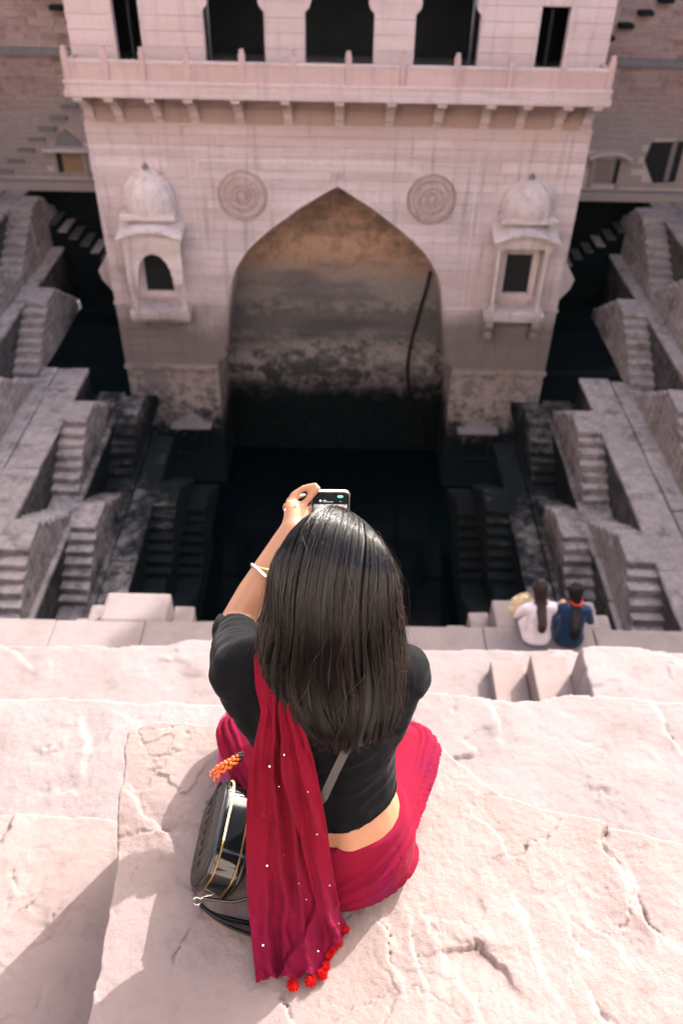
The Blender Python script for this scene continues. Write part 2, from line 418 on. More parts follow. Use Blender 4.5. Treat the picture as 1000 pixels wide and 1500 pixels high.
# balcony ----------------------------------------------------------------------
BY = 23.05
mb = MB(); mb.box(-7.02, 7.02, BY-.1, FY+.05, -3.66, -3.5, .03); bal = pbuild(mb, 'balcony_slab', MAT['facade'])
mb = MB(); mb.box(-6.98, 6.98, BY-.06, FY+.05, -3.5, -3.34, .02); o = mb.build('balcony_kerb', MAT['facade'], bal)
mb = MB(); mb.box(-7.0, 7.0, BY-.09, BY+.06, -3.34, -3.27, .015); o = mb.build('balcony_moulding', MAT['carved'], bal)
PX = [-6.87, -5.87, -4.93, -3.82, -2.42, -1.13, .26, 1.64, 3.0, 4.35, 5.67, 6.87]
pink = mk_facade('balcony_sandstone', (.57, .415, .39), (.51, .35, .32), (.45, .34, .31)); MAT['pink'] = pink
for i, x in enumerate(PX):
    mb = MB(); mb.box(x-.075, x+.075, BY-.07, BY+.07, -3.3, -2.6, .015, .01); mb.box(x-.06, x+.06, BY-.055, BY+.055, -2.61, -2.5, .03); mb.build('post', pink, bal)
    if i < len(PX)-1:
        mb = MB(); mb.box(x+.077, PX[i+1]-.077, BY-.035, BY+.035, -3.28, -2.86, .01, .008); p = mb.build('panel', pink, bal)
        mb = MB(); mb.box(x+.077, PX[i+1]-.077, BY-.055, BY+.055, -2.86, -2.79, .012); mb.build('rail', MAT['carved'], p)
for s in (-1, 1):
    mb = MB(); a, b = sorted((s*6.87-.035, s*6.87+.035)); mb.box(a, b, BY+.07, FY, -3.3, -2.84, .01); mb.build('panel', pink, bal)
MAT['frieze'] = mk_facade('shade_darkened_frieze', (.3, .195, .155), (.24, .15, .115), (.2, .135, .11))  # brown stone, darkened further to carry the shade under the balcony
BX = [-6.72, -5.93, -4.87, -3.88, -2.66, -1.35, .04, 1.4, 2.7, 3.97, 4.92, 5.96, 6.72]
prof = [(FY+.04, -3.66), (BY-.02, -3.66), (BY-.02, -3.76), (BY+.12, -3.82), (BY+.3, -3.86), (BY+.5, -3.98), (BY+.6, -4.1), (BY+.72, -4.14), (BY+.78, -4.3), (FY-.08, -4.4), (FY-.06, -4.47), (FY+.04, -4.5)]
br = None
for x in BX:
    mb = MB(); mb.prism(prof, -.12, .12, 'x'); o = mb.build('bracket', MAT['carved'], bal); o.location = (x, 0, 0)
mb = MB(); mb.box(-HW, HW, FY-.05, FY+.06, -4.56, -4.49, .012); pbuild(mb, 'string_course', MAT['facade'])
# brown frieze stones between the brackets, overhang shade painted into the colour
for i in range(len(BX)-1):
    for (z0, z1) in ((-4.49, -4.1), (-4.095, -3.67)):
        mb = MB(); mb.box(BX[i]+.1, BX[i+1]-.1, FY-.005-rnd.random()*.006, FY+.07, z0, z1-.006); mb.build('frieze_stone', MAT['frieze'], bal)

# upper storey -------------------------------------------------------------------
def door_w(c, hw, zt): return (c, lambda z: hw if z < zt else 0)
def cusp(hw, zs, zc):
    def f(z):
        if z < zs: return hw
        if z >= zc: return 0
        t = (z-zs)/(zc-zs); base = hw*.9*math.sqrt(max(0, 1-t**1.7))
        return max(0, base-.05*abs(math.sin(t*math.pi*3.5)))
    return f
OP = [(-5.42, lambda z: .36 if z < -1.28 else 0), (-2.69, cusp(.78, -1.78, -.75)), (.015, cusp(.885, -1.78, -.65)), (2.775, cusp(.83, -1.78, -.7)), (5.465, lambda z: .385 if z < -1.6 else 0)]
upw = [-3.4, -3.02, -2.66, -2.3, -1.95, -1.6, -1.28, -1.0, -.75, -.5]
for z0, z1 in zip(upw, upw[1:]):
    bnd = []; left = (lambda z: -HW)
    for c, f in OP:
        if f(z0+.01) > 0:
            bnd.append((left, lambda z, c=c, f=f: c-f(min(z, 9)))); left = (lambda z, c=c, f=f: c+f(z))
    bnd.append((left, lambda z: HW))
    course(z0, z1, bnd, FY, .30, MAT['facade'], 1.0, 1.7)
mb = MB(); mb.box(-HW, HW, FY+.02, 28, -.5, 2.2); mb.box(-HW-.3, HW+.3, FY-.5, 28.2, 2.2, 2.4); pbuild(mb, 'upper_wall', MAT['facade'])
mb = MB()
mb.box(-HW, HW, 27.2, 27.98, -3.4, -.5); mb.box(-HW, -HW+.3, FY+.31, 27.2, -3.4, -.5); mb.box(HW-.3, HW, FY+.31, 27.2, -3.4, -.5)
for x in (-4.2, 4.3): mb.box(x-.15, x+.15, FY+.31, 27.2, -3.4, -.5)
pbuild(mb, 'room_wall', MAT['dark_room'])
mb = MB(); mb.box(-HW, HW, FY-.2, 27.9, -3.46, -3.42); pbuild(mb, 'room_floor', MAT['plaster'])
for x in (-3.36, 3.42):
    mb = MB(); mb.tube([(x, FY+.2, -3.4), (x, FY+.2, -.8)], .03, 8); pbuild(mb, 'drain_pipe', MAT['metal_pipe'], smooth=True)
for c, hw in ((-5.42, .36), (5.465, .385)):
    for s in (-1, 1):
        mb = MB(); mb.box(c+s*hw-.05 if s < 0 else c+hw-.02, c-hw+.02 if s < 0 else c+hw+.05, FY-.04, FY+.02, -3.4, -1.55 if c > 0 else -1.25, .008); pbuild(mb, 'door_frame', MAT['carved'])
    mb = MB(); mb.box(c-.04, c+.02, FY+.36, FY+.4, -3.4, -1.4); pbuild(mb, 'door_leaf', MAT['dark_room'])

# oriel windows (jharokhas) ---------------------------------------------------------
def half_dome(mb, c, r, h, n=20, yr=.62):
    prof = [(r*1.0, 0), (r*1.04, h*.1), (r*1.06, h*.25), (r*1.0, h*.45), (r*.86, h*.64), (r*.64, h*.8), (r*.38, h*.92), (r*.14, h*.985), (r*.05, h*1.0)]
    mb.lathe(prof, c, n, math.pi, 2*math.pi, 1, yr/r)
def jharokha(cx, scalloped):
    y0 = FY-.62                                       # front plane
    if scalloped: ztop, zd, ze, zp, zs = -5.68, -6.85, -7.35, -8.62, -9.75
    else:         ztop, zd, ze, zp, zs = -5.75, -6.75, -7.2, -7.72, -9.62
    mb = MB(); mb.box(cx-.93, cx+.93, y0-.06, FY+.02, zs-.3, zs-.06, .03); mb.box(cx-.86, cx+.86, y0, FY+.02, zs-.06, zs, .02)
    body = pbuild(mb, 'oriel_window', MAT['carved'])
    def part(m, name, mat='carved', smooth=False): return m.build(name, MAT[mat], body, smooth)
    # bulbous dome with faint ribs, collar, finial
    m = MB(); half_dome(m, (cx, FY, zd), .74, ztop-zd, 24, .66); part(m, 'dome', smooth=True)
    m = MB(); m.box(cx-.8, cx+.8, y0-.02, FY, zd-.14, zd+.02, .03); part(m, 'dome_collar')
    m = MB(); m.tube([(cx, FY-.06, ztop-.03), (cx, FY-.06, ztop+.05), (cx, FY-.06, ztop+.13)], [.1, .09, .02], 10); part(m, 'finial', 'plaster', True)
    for i in range(5):
        a = math.pi+math.pi*(i+.5)/5
        pts = []
        for t in range(9):
            prof = [(.745, 0), (.78, .1), (.79, .25), (.745, .45), (.645, .64), (.48, .8), (.29, .92), (.11, .985), (.04, 1.0)][t]
            pts.append((cx+prof[0]*math.cos(a), FY+prof[0]*.66/.74*math.sin(a), zd+prof[1]*(ztop-zd)))
        m = MB(); m.tube(pts, .022, 5); part(m, 'dome_rib', smooth=True)
    # curved bangla eave
    n = 14; m = MB(); up, lo = [], []
    for i in range(n+1):
        t = -1+2*i/n; x = cx+t*.95; zt = zd-.12-.26*t*t; yo = y0-.26
        up.append((x, zt)); lo.append((x, zt-.08))
    for i in range(n):
        (xa, za), (xb, zb) = up[i], up[i+1]
        v = [m.bm.verts.new(p) for p in ((xa, y0-.28, za-.2), (xb, y0-.28, zb-.2), (xb, FY, zb), (xa, FY, za), (xa, y0-.28, za-.27), (xb, y0-.28, zb-.27), (xb, FY, zb-.1), (xa, FY, za-.1))]
        for q in ((0, 1, 2, 3), (7, 6, 5, 4), (0, 4, 5, 1), (3, 2, 6, 7)): m.bm.faces.new([v[j] for j in q])
        if i == 0: m.bm.faces.new([v[j] for j in (0, 3, 7, 4)])
        if i == n-1: m.bm.faces.new([v[j] for j in (1, 5, 6, 2)])
    bmesh.ops.remove_doubles(m.bm, verts=m.bm.verts, dist=1e-5)
    part(m, 'eave', smooth=False)
    # columns with bases and capitals
    for s in (-1, 1):
        x = cx+s*(.76 if scalloped else .7); m = MB()
        m.tube([(x, y0+.1, zs), (x, y0+.1, zs+.1), (x, y0+.1, zs+.14), (x, y0+.1, zp), ], [.11, .1, .065, .06], 10)
        m.box(x-.1, x+.1, y0, y0+.2, zp-.02, zp+.1, .02); part(m, 'column', smooth=False)
    if scalloped:
        # front panel with a cusped opening
        zt = ze-.02; zsp = -8.66; hw = .52
        def w(z):
            if z < zsp: return hw
            t = (z-zsp)/(-7.95-zsp)
            return 0 if t >= 1 else hw*math.sqrt(max(0, 1-t**1.8))-.035*abs(math.sin(t*math.pi*3.5))
        for s in (-1, 1):
            poly = [(cx+s*.84, zt), (cx, zt), (cx, -7.95)] + [(cx+s*max(0, w(-7.95-(i/14)*(.95))), -7.95-(i/14)*.95) for i in range(1, 15)] + [(cx+s*.84, -8.9)]
            m = MB(); m.prism(poly, y0-.02, y0+.1); part(m, 'arch_panel')
        m = MB(); m.box(cx-.9, cx+.9, y0-.05, FY, zt-.06, zt+.1, .02); part(m, 'lintel')
        zb, zt2, ww = -9.35, -8.0, .42
    else:
        m = MB(); m.box(cx-.8, cx+.8, y0-.02, FY, zp+.1, ze+.05, .02); part(m, 'lintel')
        zb, zt2, ww = -9.2, -7.95, .39
    # window frame and dark opening set at the wall face
    fy = FY-.16
    for a, b, c2, d in ((cx-ww-.2, cx-ww, zb-.2, zt2+.15), (cx+ww, cx+ww+.2, zb-.2, zt2+.15), (cx-ww, cx+ww, zb-.2, zb), (cx-ww, cx+ww, zt2, zt2+.15)):
        m = MB(); m.box(a+.002, b-.002, fy, FY+.01, c2, d, .012); part(m, 'window_frame', 'facade')
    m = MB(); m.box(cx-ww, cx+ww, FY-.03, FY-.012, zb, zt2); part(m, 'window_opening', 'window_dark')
    for s in (-1, 1):     # side cheeks
        m = MB(); a, b = sorted((cx+s*.62, cx+s*.68)); m.box(a, b, y0+.2, FY, zs, zp, .01)
        if not scalloped: part(m, 'side_panel')
        else: m.bm.free()
    # dentils or big brackets under the sill
    if scalloped:
        for i in range(15):
            m = MB(); x = cx-.84+i*.12; m.box(x-.03, x+.03, y0-.04, y0+.08, zs-.4, zs-.3, .008); part(m, 'dentil')
        for s in (-1, 1):
            m = MB(); m.prism([(FY+.01, zs-.3), (y0+.05, zs-.3), (y0+.1, zs-.42), (y0+.32, zs-.5), (y0+.4, zs-.66), (FY+.01, zs-.8)], cx+s*.62-.09, cx+s*.62+.09, 'x'); part(m, 'bracket')
        m = MB(); m.box(cx-.5, cx+.5, FY-.25, FY+.01, zs-.5, zs-.31, .02); part(m, 'corbel_panel')
    else:
        for s in (-1, 1):
            m = MB(); m.prism([(FY+.01, zs-.3), (y0-.02, zs-.3), (y0-.02, zs-.5), (y0+.12, zs-.72), (y0+.1, zs-.9), (y0+.3, zs-1.0), (FY+.01, zs-1.05)], cx+s*.72-.11, cx+s*.72+.11, 'x'); part(m, 'bracket')
    o = body; return o
o = jharokha(-5.42, True); o['label'] = 'oriel window with scalloped arch, dome and dentilled sill'
o = jharokha(5.5, False); o['label'] = 'oriel window with plain rectangular opening, dome and big brackets'
MAT['terrace2'] = plain('clean_pale_stone', (.26, .22, .21), .9, var=.35, nsc=6, bump=.01)
# little canopied niches at the pier feet, side blocks
for s in (-1, 1):
    cx = s*4.98; mb = MB(); mb.box(cx-.7, cx+.7, FY-.35, FY+.03, -14.35, -14.25, .02); ca = pbuild(mb, 'canopy', MAT['terrace2'])
    m = MB(); m.prism([(cx-.5, -14.25), (cx-.28, -14.05), (cx, -13.85), (cx+.28, -14.05), (cx+.5, -14.25)], FY-.1, FY+.03); m.build('canopy_crest', MAT['terrace2'], ca)
    for t in (-1, 1):
        m = MB(); m.box(cx+t*.45-.06, cx+t*.45+.06, FY-.25, FY+.03, -15.4, -14.35, .02); m.build('canopy_post', MAT['facade'], ca)
    m = MB(); m.box(cx-.6, cx+.6, FY-.3, FY+.03, -15.5, -15.4, .02); m.build('canopy_sill', MAT['facade'], ca)
    mb = MB(); x0, x1 = sorted((s*HW, s*(HW+.55))); mb.prism([(x0, -9.9) if s > 0 else (x1, -9.9), (s*(HW+.42), -9.3), (s*(HW+.5), -9.0), (s*HW, -8.2)] if True else [], FY+.5, FY+1.2); pbuild(mb, 'side_corbel', MAT['facade'])

# hose hanging on the recess wall
pts = [at(630, 398, y=26.22), at(622, 430, y=26.2), at(612, 465, y=26.22), at(602, 500, y=26.2), at(597, 535, y=26.2), at(598, 565, y=26.22), at(604, 590, y=26.22), at(614, 612, y=26.22), at(622, 660, y=26.2)]
cv = []
for i in range(len(pts)-1):
    p0, p1, p2, p3 = pts[max(i-1, 0)], pts[i], pts[i+1], pts[min(i+2, len(pts)-1)]
    for t in range(6):
        t /= 6; cv.append(.5*((2*p1)+(p2-p0)*t+(2*p0-5*p1+4*p2-p3)*t*t+(3*p1-p0-3*p2+p3)*t**3))
cv.append(pts[-1])
mb = MB(); mb.tube(cv, .055, 8); tag(mb.build('hose', MAT['rubber'], None, True), 'black hose hanging down the stained wall inside the great arch', 'hose')
# ------------------------------------------------------------------ back walls beside the pavilion
def back_wall(s, label):
    x0, x1 = HW-.1, 13.0
    root = empty('back_wall', (XC+s*9, 28, -8)); tag(root, label, 'wall')
    root_inv = Matrix.Translation((-XC-s*9, -28, 8))
    def wb(mb, name, mat, parent=None, smooth=False):
        o = mb.build(name, mat, parent or root, smooth)
        if parent is None: o.matrix_parent_inverse = root_inv
        return o
    def X(a, b): return sorted((XC+s*a, XC+s*b))
    a, b = X(x0, x1)
    mb = MB(); mb.box(a, b, 28.05, 29.2, -7.6, 4.0); core = wb(mb, 'wall_core', MAT['mortar'])
    # masonry stones in the part that shows
    z = -7.3; row = 0
    while z < -1.2:
        h = rnd.uniform(.17, .21)
        if -3.72 < z+h/2 < -3.42: z += h; continue
        x = x0+rnd.uniform(-.4, 0)
        while x < 11.6:
            L = rnd.uniform(.42, .85); zc = z+h/2; cx = x+L/2
            nl = (s < 0 and -9.45 < -cx < -8.2 and -7.2 < zc < -6.2) or (s > 0 and 8.15 < cx < 9.35 and -7.3 < zc < -6.2) or (s > 0 and 9.9 < cx < 11.0 and -7.2 < zc < -5.8)
            if not nl:
                m = MB(); m.box(-L/2+.012, L/2-.012, -rnd.uniform(0, .02) if z > -5.4 else -rnd.uniform(0, .006), .06, -h/2+.009, h/2-.009, .006, .006)
                o = m.build('stone_block', MAT['block'], core); o.location = (XC+s*cx, 28.03, zc)
            x += L
        z += h; row += 1
    mb = MB(); mb.box(a, b, 27.85, 28.06, -3.68, -3.46, .03); wb(mb, 'string_course', MAT['plaster'])
    mb = MB(); mb.box(a, b, 27.6, 28.06, -7.62, -7.36, .03); wb(mb, 'plinth', MAT['block'])
    # projecting stair slabs climbing the wall
    for i in range(4):
        if s < 0: cx, zz = 8.0+i*.42-.1, -2.75+i*.36
        else: cx, zz = 7.9+i*.5, -2.9+i*.33
        m = MB(); m.box(-.2, .2, -.35, .05, -.06, .06, .02); o = m.build('stair_slab', MAT['backdark'], core); o.location = (XC+s*cx, 28, zz)
    for i in range(8):
        if s < 0:
            m = MB(); m.box(-.28, .28, -.1, .05, -.05, .05, .02); o = m.build('stair_slab', MAT['plaster'], core); o.location = (XC+s*(8.1+i*.42), 28, -4.75-i*.34)
    # framed niche
    if s < 0: nx, zb, zt, w_ = -8.83, -7.1, -6.42, .42
    else: nx, zb, zt, w_ = 8.78, -7.15, -6.4, .4
    for dx in (-1, 1):
        m = MB(); m.box(XC+nx+dx*(w_+.07)-.07, XC+nx+dx*(w_+.07)+.07, 27.94, 28.06, zb-.15, zt, .01); fr = wb(m, 'niche_frame', MAT['block'])
    m = MB(); m.box(XC+nx-w_, XC+nx+w_, 28.0, 28.04, zb, zt); wb(m, 'niche_back', plain('ochre_niche', (.3, .2, .12) if s < 0 else (.24, .2, .18), .9, var=.3, nsc=4))
    m = MB(); m.box(XC+nx-w_, XC+nx-w_+.16, 27.96, 28.02, zb, zt) if s < 0 else m.box(XC+nx+w_-.14, XC+nx+w_, 27.96, 28.02, zb, zt); wb(m, 'niche_shutter', MAT['dark_room'])
    m = MB()
    if s < 0: m.box(XC+nx-.75, XC+nx+.75, 27.65, 28.06, zt, zt+.12, .03)
    else:
        poly = [(XC+nx+.7*t/6, zt+.22-.2*(t/6)**2) for t in range(-6, 7)]; poly += [(x, z+.1) for x, z in poly[::-1]]; m.prism(poly, 27.7, 28.06)
    cn = wb(m, 'niche_canopy', MAT['mortar'])
    if s < 0:
        m = MB(); m.prism([(XC+nx-.4, zt+.12), (XC+nx-.3, zt+.4), (XC+nx, zt+.62), (XC+nx+.35, zt+.35), (XC+nx+.5, zt+.12)], 27.95, 28.06); m.build('canopy_crest', MAT['plaster'], cn)
    else:
        m = MB(); m.prism([(XC+9.95, -6.4), (XC+10.05, -5.85), (XC+11.1, -5.8), (XC+11.1, -7.05), (XC+10.4, -7.1)], 27.98, 28.04); ho = wb(m, 'wall_hole', MAT['window_dark'])
        m = MB(); m.box(XC+10.7, XC+10.85, 27.9, 28.0, -7.0, -5.8); m.build('hole_bar', MAT['plaster'], ho)
    # lower crusted wall below the plinth, with its own stepped ledges
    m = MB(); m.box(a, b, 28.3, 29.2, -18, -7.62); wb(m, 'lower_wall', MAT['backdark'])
    return root
back_wall(-1, 'reddish coursed stone wall with a small ochre niche behind the pavilion')
back_wall(1, 'greyish coursed stone wall with a broken black opening behind the pavilion')

# ------------------------------------------------------------------ terraced side walls and their double stair flights
ZL = [-7.6, -9.35, -10.8, -12.05, -13.2, -14.45, -15.7, -18.0]       # ledge heights
XW = [10.4, 9.4, 7.42, 6.65, 5.15, 4.6, 3.95]                       # wall faces below each ledge, from the axis
FRONT = [[26.0, 20.6], [22.9, 17.5, 12.1], [18.7, 13.5], [21.0, 15.75, 10.5], [18.1, 12.9], [19.4, 14.2]]   # y of each landing's near edge
FW = .7
SIDE_Y0 = 5.0; ENDY = [28.3, 28.3, 21.6, 22.3, 21.6, 20.8, 20.3]
for s in (-1, 1):
    where = 'scalloped oriel' if s < 0 else 'rectangular oriel'
    root = empty('terraced_wall', (XC+s*8, 16, -18))
    tag(root, 'terraced grey stone side wall of the well on the side of the %s' % where, 'wall')
    inv = Matrix.Translation((-XC-s*8, -16, 18))
    # high retaining wall above the top ledge
    m = MB(); a, b = sorted((XC+s*11.9, XC+s*13.5)); m.box(a, b, -2, 29.2, -8, -.4); o = m.build('retaining_wall', MAT['block'], root); o.matrix_parent_inverse = inv
    outer = [11.9]+XW[:-1]
    for i, xw in enumerate(XW):
        SIDE_Y1 = ENDY[i]
        a, b = sorted((XC+s*(xw), XC+s*(outer[i]+.6)))
        m = MB(); zt = ZL[i]-.09
        # wall mass, face subdivided and roughened
        m.box(a, b, SIDE_Y0, SIDE_Y1, ZL[i+1]-.3, zt)
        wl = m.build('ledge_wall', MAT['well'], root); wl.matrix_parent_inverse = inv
        # paving slabs of the ledge: an edge row with a groove behind it on the wide ledges
        wide = outer[i]-xw
        rowsx = [(xw-.06, xw+wide*.42-.02), (xw+wide*.42+.02, outer[i])] if wide > .95 else [(xw-.05, outer[i])]
        for ra, rb in rowsx:
            y = 7.5+rnd.random()
            while y < SIDE_Y1:
                L = rnd.uniform(.9, 1.7); a2, b2 = sorted((XC+s*ra, XC+s*rb)); e = min(y+L, SIDE_Y1)
                if e-y > .2:
                    m = MB(); m.box(a2, b2, -(e-y)/2+.008, (e-y)/2-.008, -.12, rnd.uniform(-.03, .015), .025, .02)
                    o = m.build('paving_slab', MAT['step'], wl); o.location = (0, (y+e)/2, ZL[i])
                y += L
    # flights
    for i, fronts in enumerate(FRONT):
        H = ZL[i]-ZL[i+1]; n = max(5, round(H/.172)); rise = H/n; tread = .277; land = 1.05
        proto = None
        for fi, yf in enumerate(fronts):
            if proto is None:
                fl = empty('stair_flight'); xo = XW[i]-FW     # inner face
                def bx(y0, y1, zt, nm):
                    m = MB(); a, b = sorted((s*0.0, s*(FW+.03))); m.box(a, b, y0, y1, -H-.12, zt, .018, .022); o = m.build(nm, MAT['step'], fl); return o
                bx(0, land, .0, 'landing')
                for j in range(1, n):
                    bx(-j*tread, -(j-1)*tread-.001, -j*rise, 'step'); bx(land+(j-1)*tread+.001, land+j*tread, -j*rise, 'step')
                proto = fl
            else: fl = copy_tree(proto)
            fl.location = (XC+s*(XW[i]-FW), yf, ZL[i])
            tag(fl, ['uppermost', 'second', 'third', 'fourth', 'fifth', 'lowest'][i]+' tier worn stone flight, '+['closest to', 'second from', 'third from'][fi]+' the pavilion, beside the '+where, 'stairs',
                ['uppermost', 'second', 'third', 'fourth', 'fifth', 'lowest'][i]+' tier flights beside the '+where)

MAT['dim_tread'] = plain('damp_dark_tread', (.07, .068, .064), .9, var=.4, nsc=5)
# flights on the crusted wall behind, beside the pavilion
for s in (-1, 1):
    where = 'scalloped oriel' if s < 0 else 'rectangular oriel'
    fl = empty('stair_flight', (XC+s*10.4, 28.3, -7.62))
    tag(fl, 'black crusted stair flight dropping along the back wall towards the pavilion beside the '+where, 'stairs')
    m = MB(); a, b = sorted((0, s*1.2)); m.box(a, b, -.9, .05, -1.9, -.25, .03, .02); m.build('landing', MAT['backdark'], fl)
    for j in range(1, 11):
        m = MB(); a, b = sorted((-s*(j-1)*.32, -s*j*.32)); zt = -.25-j*.24
        m.box(a+.002, b-.002, -.85 if s > 0 else -1.1, .05, zt-2.0, zt, .02, .02); st_ = m.build('step', MAT['backdark'], fl)
        m = MB(); yd = -.85 if s > 0 else -1.1; m.box(a+.01, b-.01, yd-.03, .04, zt-.01, zt+.05, .012, .012); m.build('tread', MAT['terrace2'] if (j*7+s) % 3 == 0 else MAT['dim_tread'], st_)
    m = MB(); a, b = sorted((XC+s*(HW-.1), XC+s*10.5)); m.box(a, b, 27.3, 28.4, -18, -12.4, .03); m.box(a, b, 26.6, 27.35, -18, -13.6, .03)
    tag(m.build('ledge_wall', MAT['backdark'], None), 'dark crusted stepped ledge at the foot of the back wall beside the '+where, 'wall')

# ------------------------------------------------------------------ water and well floor
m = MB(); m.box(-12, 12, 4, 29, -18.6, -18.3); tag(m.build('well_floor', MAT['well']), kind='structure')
me = mesh_pd('water', [(-11, 5, -16.9), (11, 5, -16.9), (11, 28, -16.9), (-11, 28, -16.9)], [(0, 1, 2, 3)])
tag(link('water', me, None, MAT['water']), kind='structure')

# ------------------------------------------------------------------ the near side: ledges below the woman
nw = empty('near_terraced_wall', (0, 5, -18)); tag(nw, 'pale stone terraced wall carrying the ledge where two people sit', 'wall')
ninv = Matrix.Translation((0, -5, 18))
def nb(m, name, mat, smooth=False, parent=None):
    o = m.build(name, mat, parent or nw, smooth)
    if parent is None: o.matrix_parent_inverse = ninv
    return o
m = MB(); m.box(-12, 12, -1, 6.98, -18, -6.1); nwall = nb(m, 'ledge_wall', MAT['terrace'])
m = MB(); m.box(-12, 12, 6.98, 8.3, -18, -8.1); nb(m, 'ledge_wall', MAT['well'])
x = -6.0
while x < 6.2:
    L = rnd.uniform(.9, 1.6); m = MB(); m.box(x+.004, x+L-.004, 5.4, 7.05+rnd.uniform(-.008, .008), -6.12, -6.0+rnd.uniform(-.004, .004), .02, .006); nb(m, 'paving_slab', MAT['terrace'], parent=nwall); x += L
for o in nwall.children: o.matrix_parent_inverse = Matrix.Identity(4)
for cx0, cx1, lab in ((-3.03, -2.2, 'pale sunlit double stair flight with a square landing below the near ledge'), (1.98, 3.3, 'pale shaded stair flight whose landing juts out beside the two seated people')):
    fl = empty('stair_flight', ((cx0+cx1)/2, 7.05, -6)); tag(fl, lab, 'stairs'); hw = (cx1-cx0)/2
    m = MB(); m.box(-hw, hw, -.01, .49, -2.1, .004, .04, .006); m.build('landing', MAT['terrace'], fl)
    for s in (-1, 1):
        for j in range(1, 8):
            m = MB(); a, b = sorted((s*(hw+(j-1)*.27), s*(hw+j*.27))); m.box(a+.002, b-.002, -.01, .52+rnd.uniform(0, .03), -2.1, -j*.28, .035, .006); m.build('step', MAT['terrace'], fl)

# rough slabs as height fields ------------------------------------------------------
def poly_sd(poly, X, Y):
    "signed distance to polygon, positive inside"
    d = np.full(X.shape, 1e9); ins = np.zeros(X.shape, bool); n = len(poly)
    for i in range(n):
        (ax, ay), (bx_, by) = poly[i], poly[(i+1) % n]
        ex, ey = bx_-ax, by-ay; t = np.clip(((X-ax)*ex+(Y-ay)*ey)/(ex*ex+ey*ey+1e-12), 0, 1)
        d = np.minimum(d, np.hypot(X-ax-t*ex, Y-ay-t*ey))
        c = ((ay > Y) != (by > Y)) & (X < (bx_-ax)*(Y-ay)/(by-ay+1e-12)+ax); ins ^= c
    return np.where(ins, d, -d)
def plates(X, Y, size, seed, wob):
    "random height and tilt per warped Voronoi cell; returns height and distance-to-edge"
    wx = X/size+fbm(X*7, Y*7, oct=5, seed=seed, gain=.6)*wob; wy = Y/size+fbm(X*7+9, Y*7+4, oct=5, seed=seed+1, gain=.6)*wob
    ix, iy = np.floor(wx), np.floor(wy); d1 = np.full(X.shape, 9.); d2 = np.full(X.shape, 9.); h = np.zeros(X.shape)
    for a in (-1, 0, 1):
        for b in (-1, 0, 1):
            cx, cy = ix+a, iy+b; o = np.zeros_like(cx); px = cx+_hash(cx, cy, o, seed+5); py = cy+_hash(cx, cy, o, seed+6); d = np.hypot((wx-px)*.8, wy-py)
            hh = _hash(cx, cy, o, seed+7)*2-1+(wx-px)*(_hash(cx, cy, o, seed+8)-.5)*1.6+(wy-py)*(_hash(cx, cy, o, seed+9)-.5)*1.6
            nw_ = d < d1; d2 = np.where(nw_, d1, np.minimum(d2, d)); h = np.where(nw_, hh, h); d1 = np.where(nw_, d, d1)
    return h, d2-d1
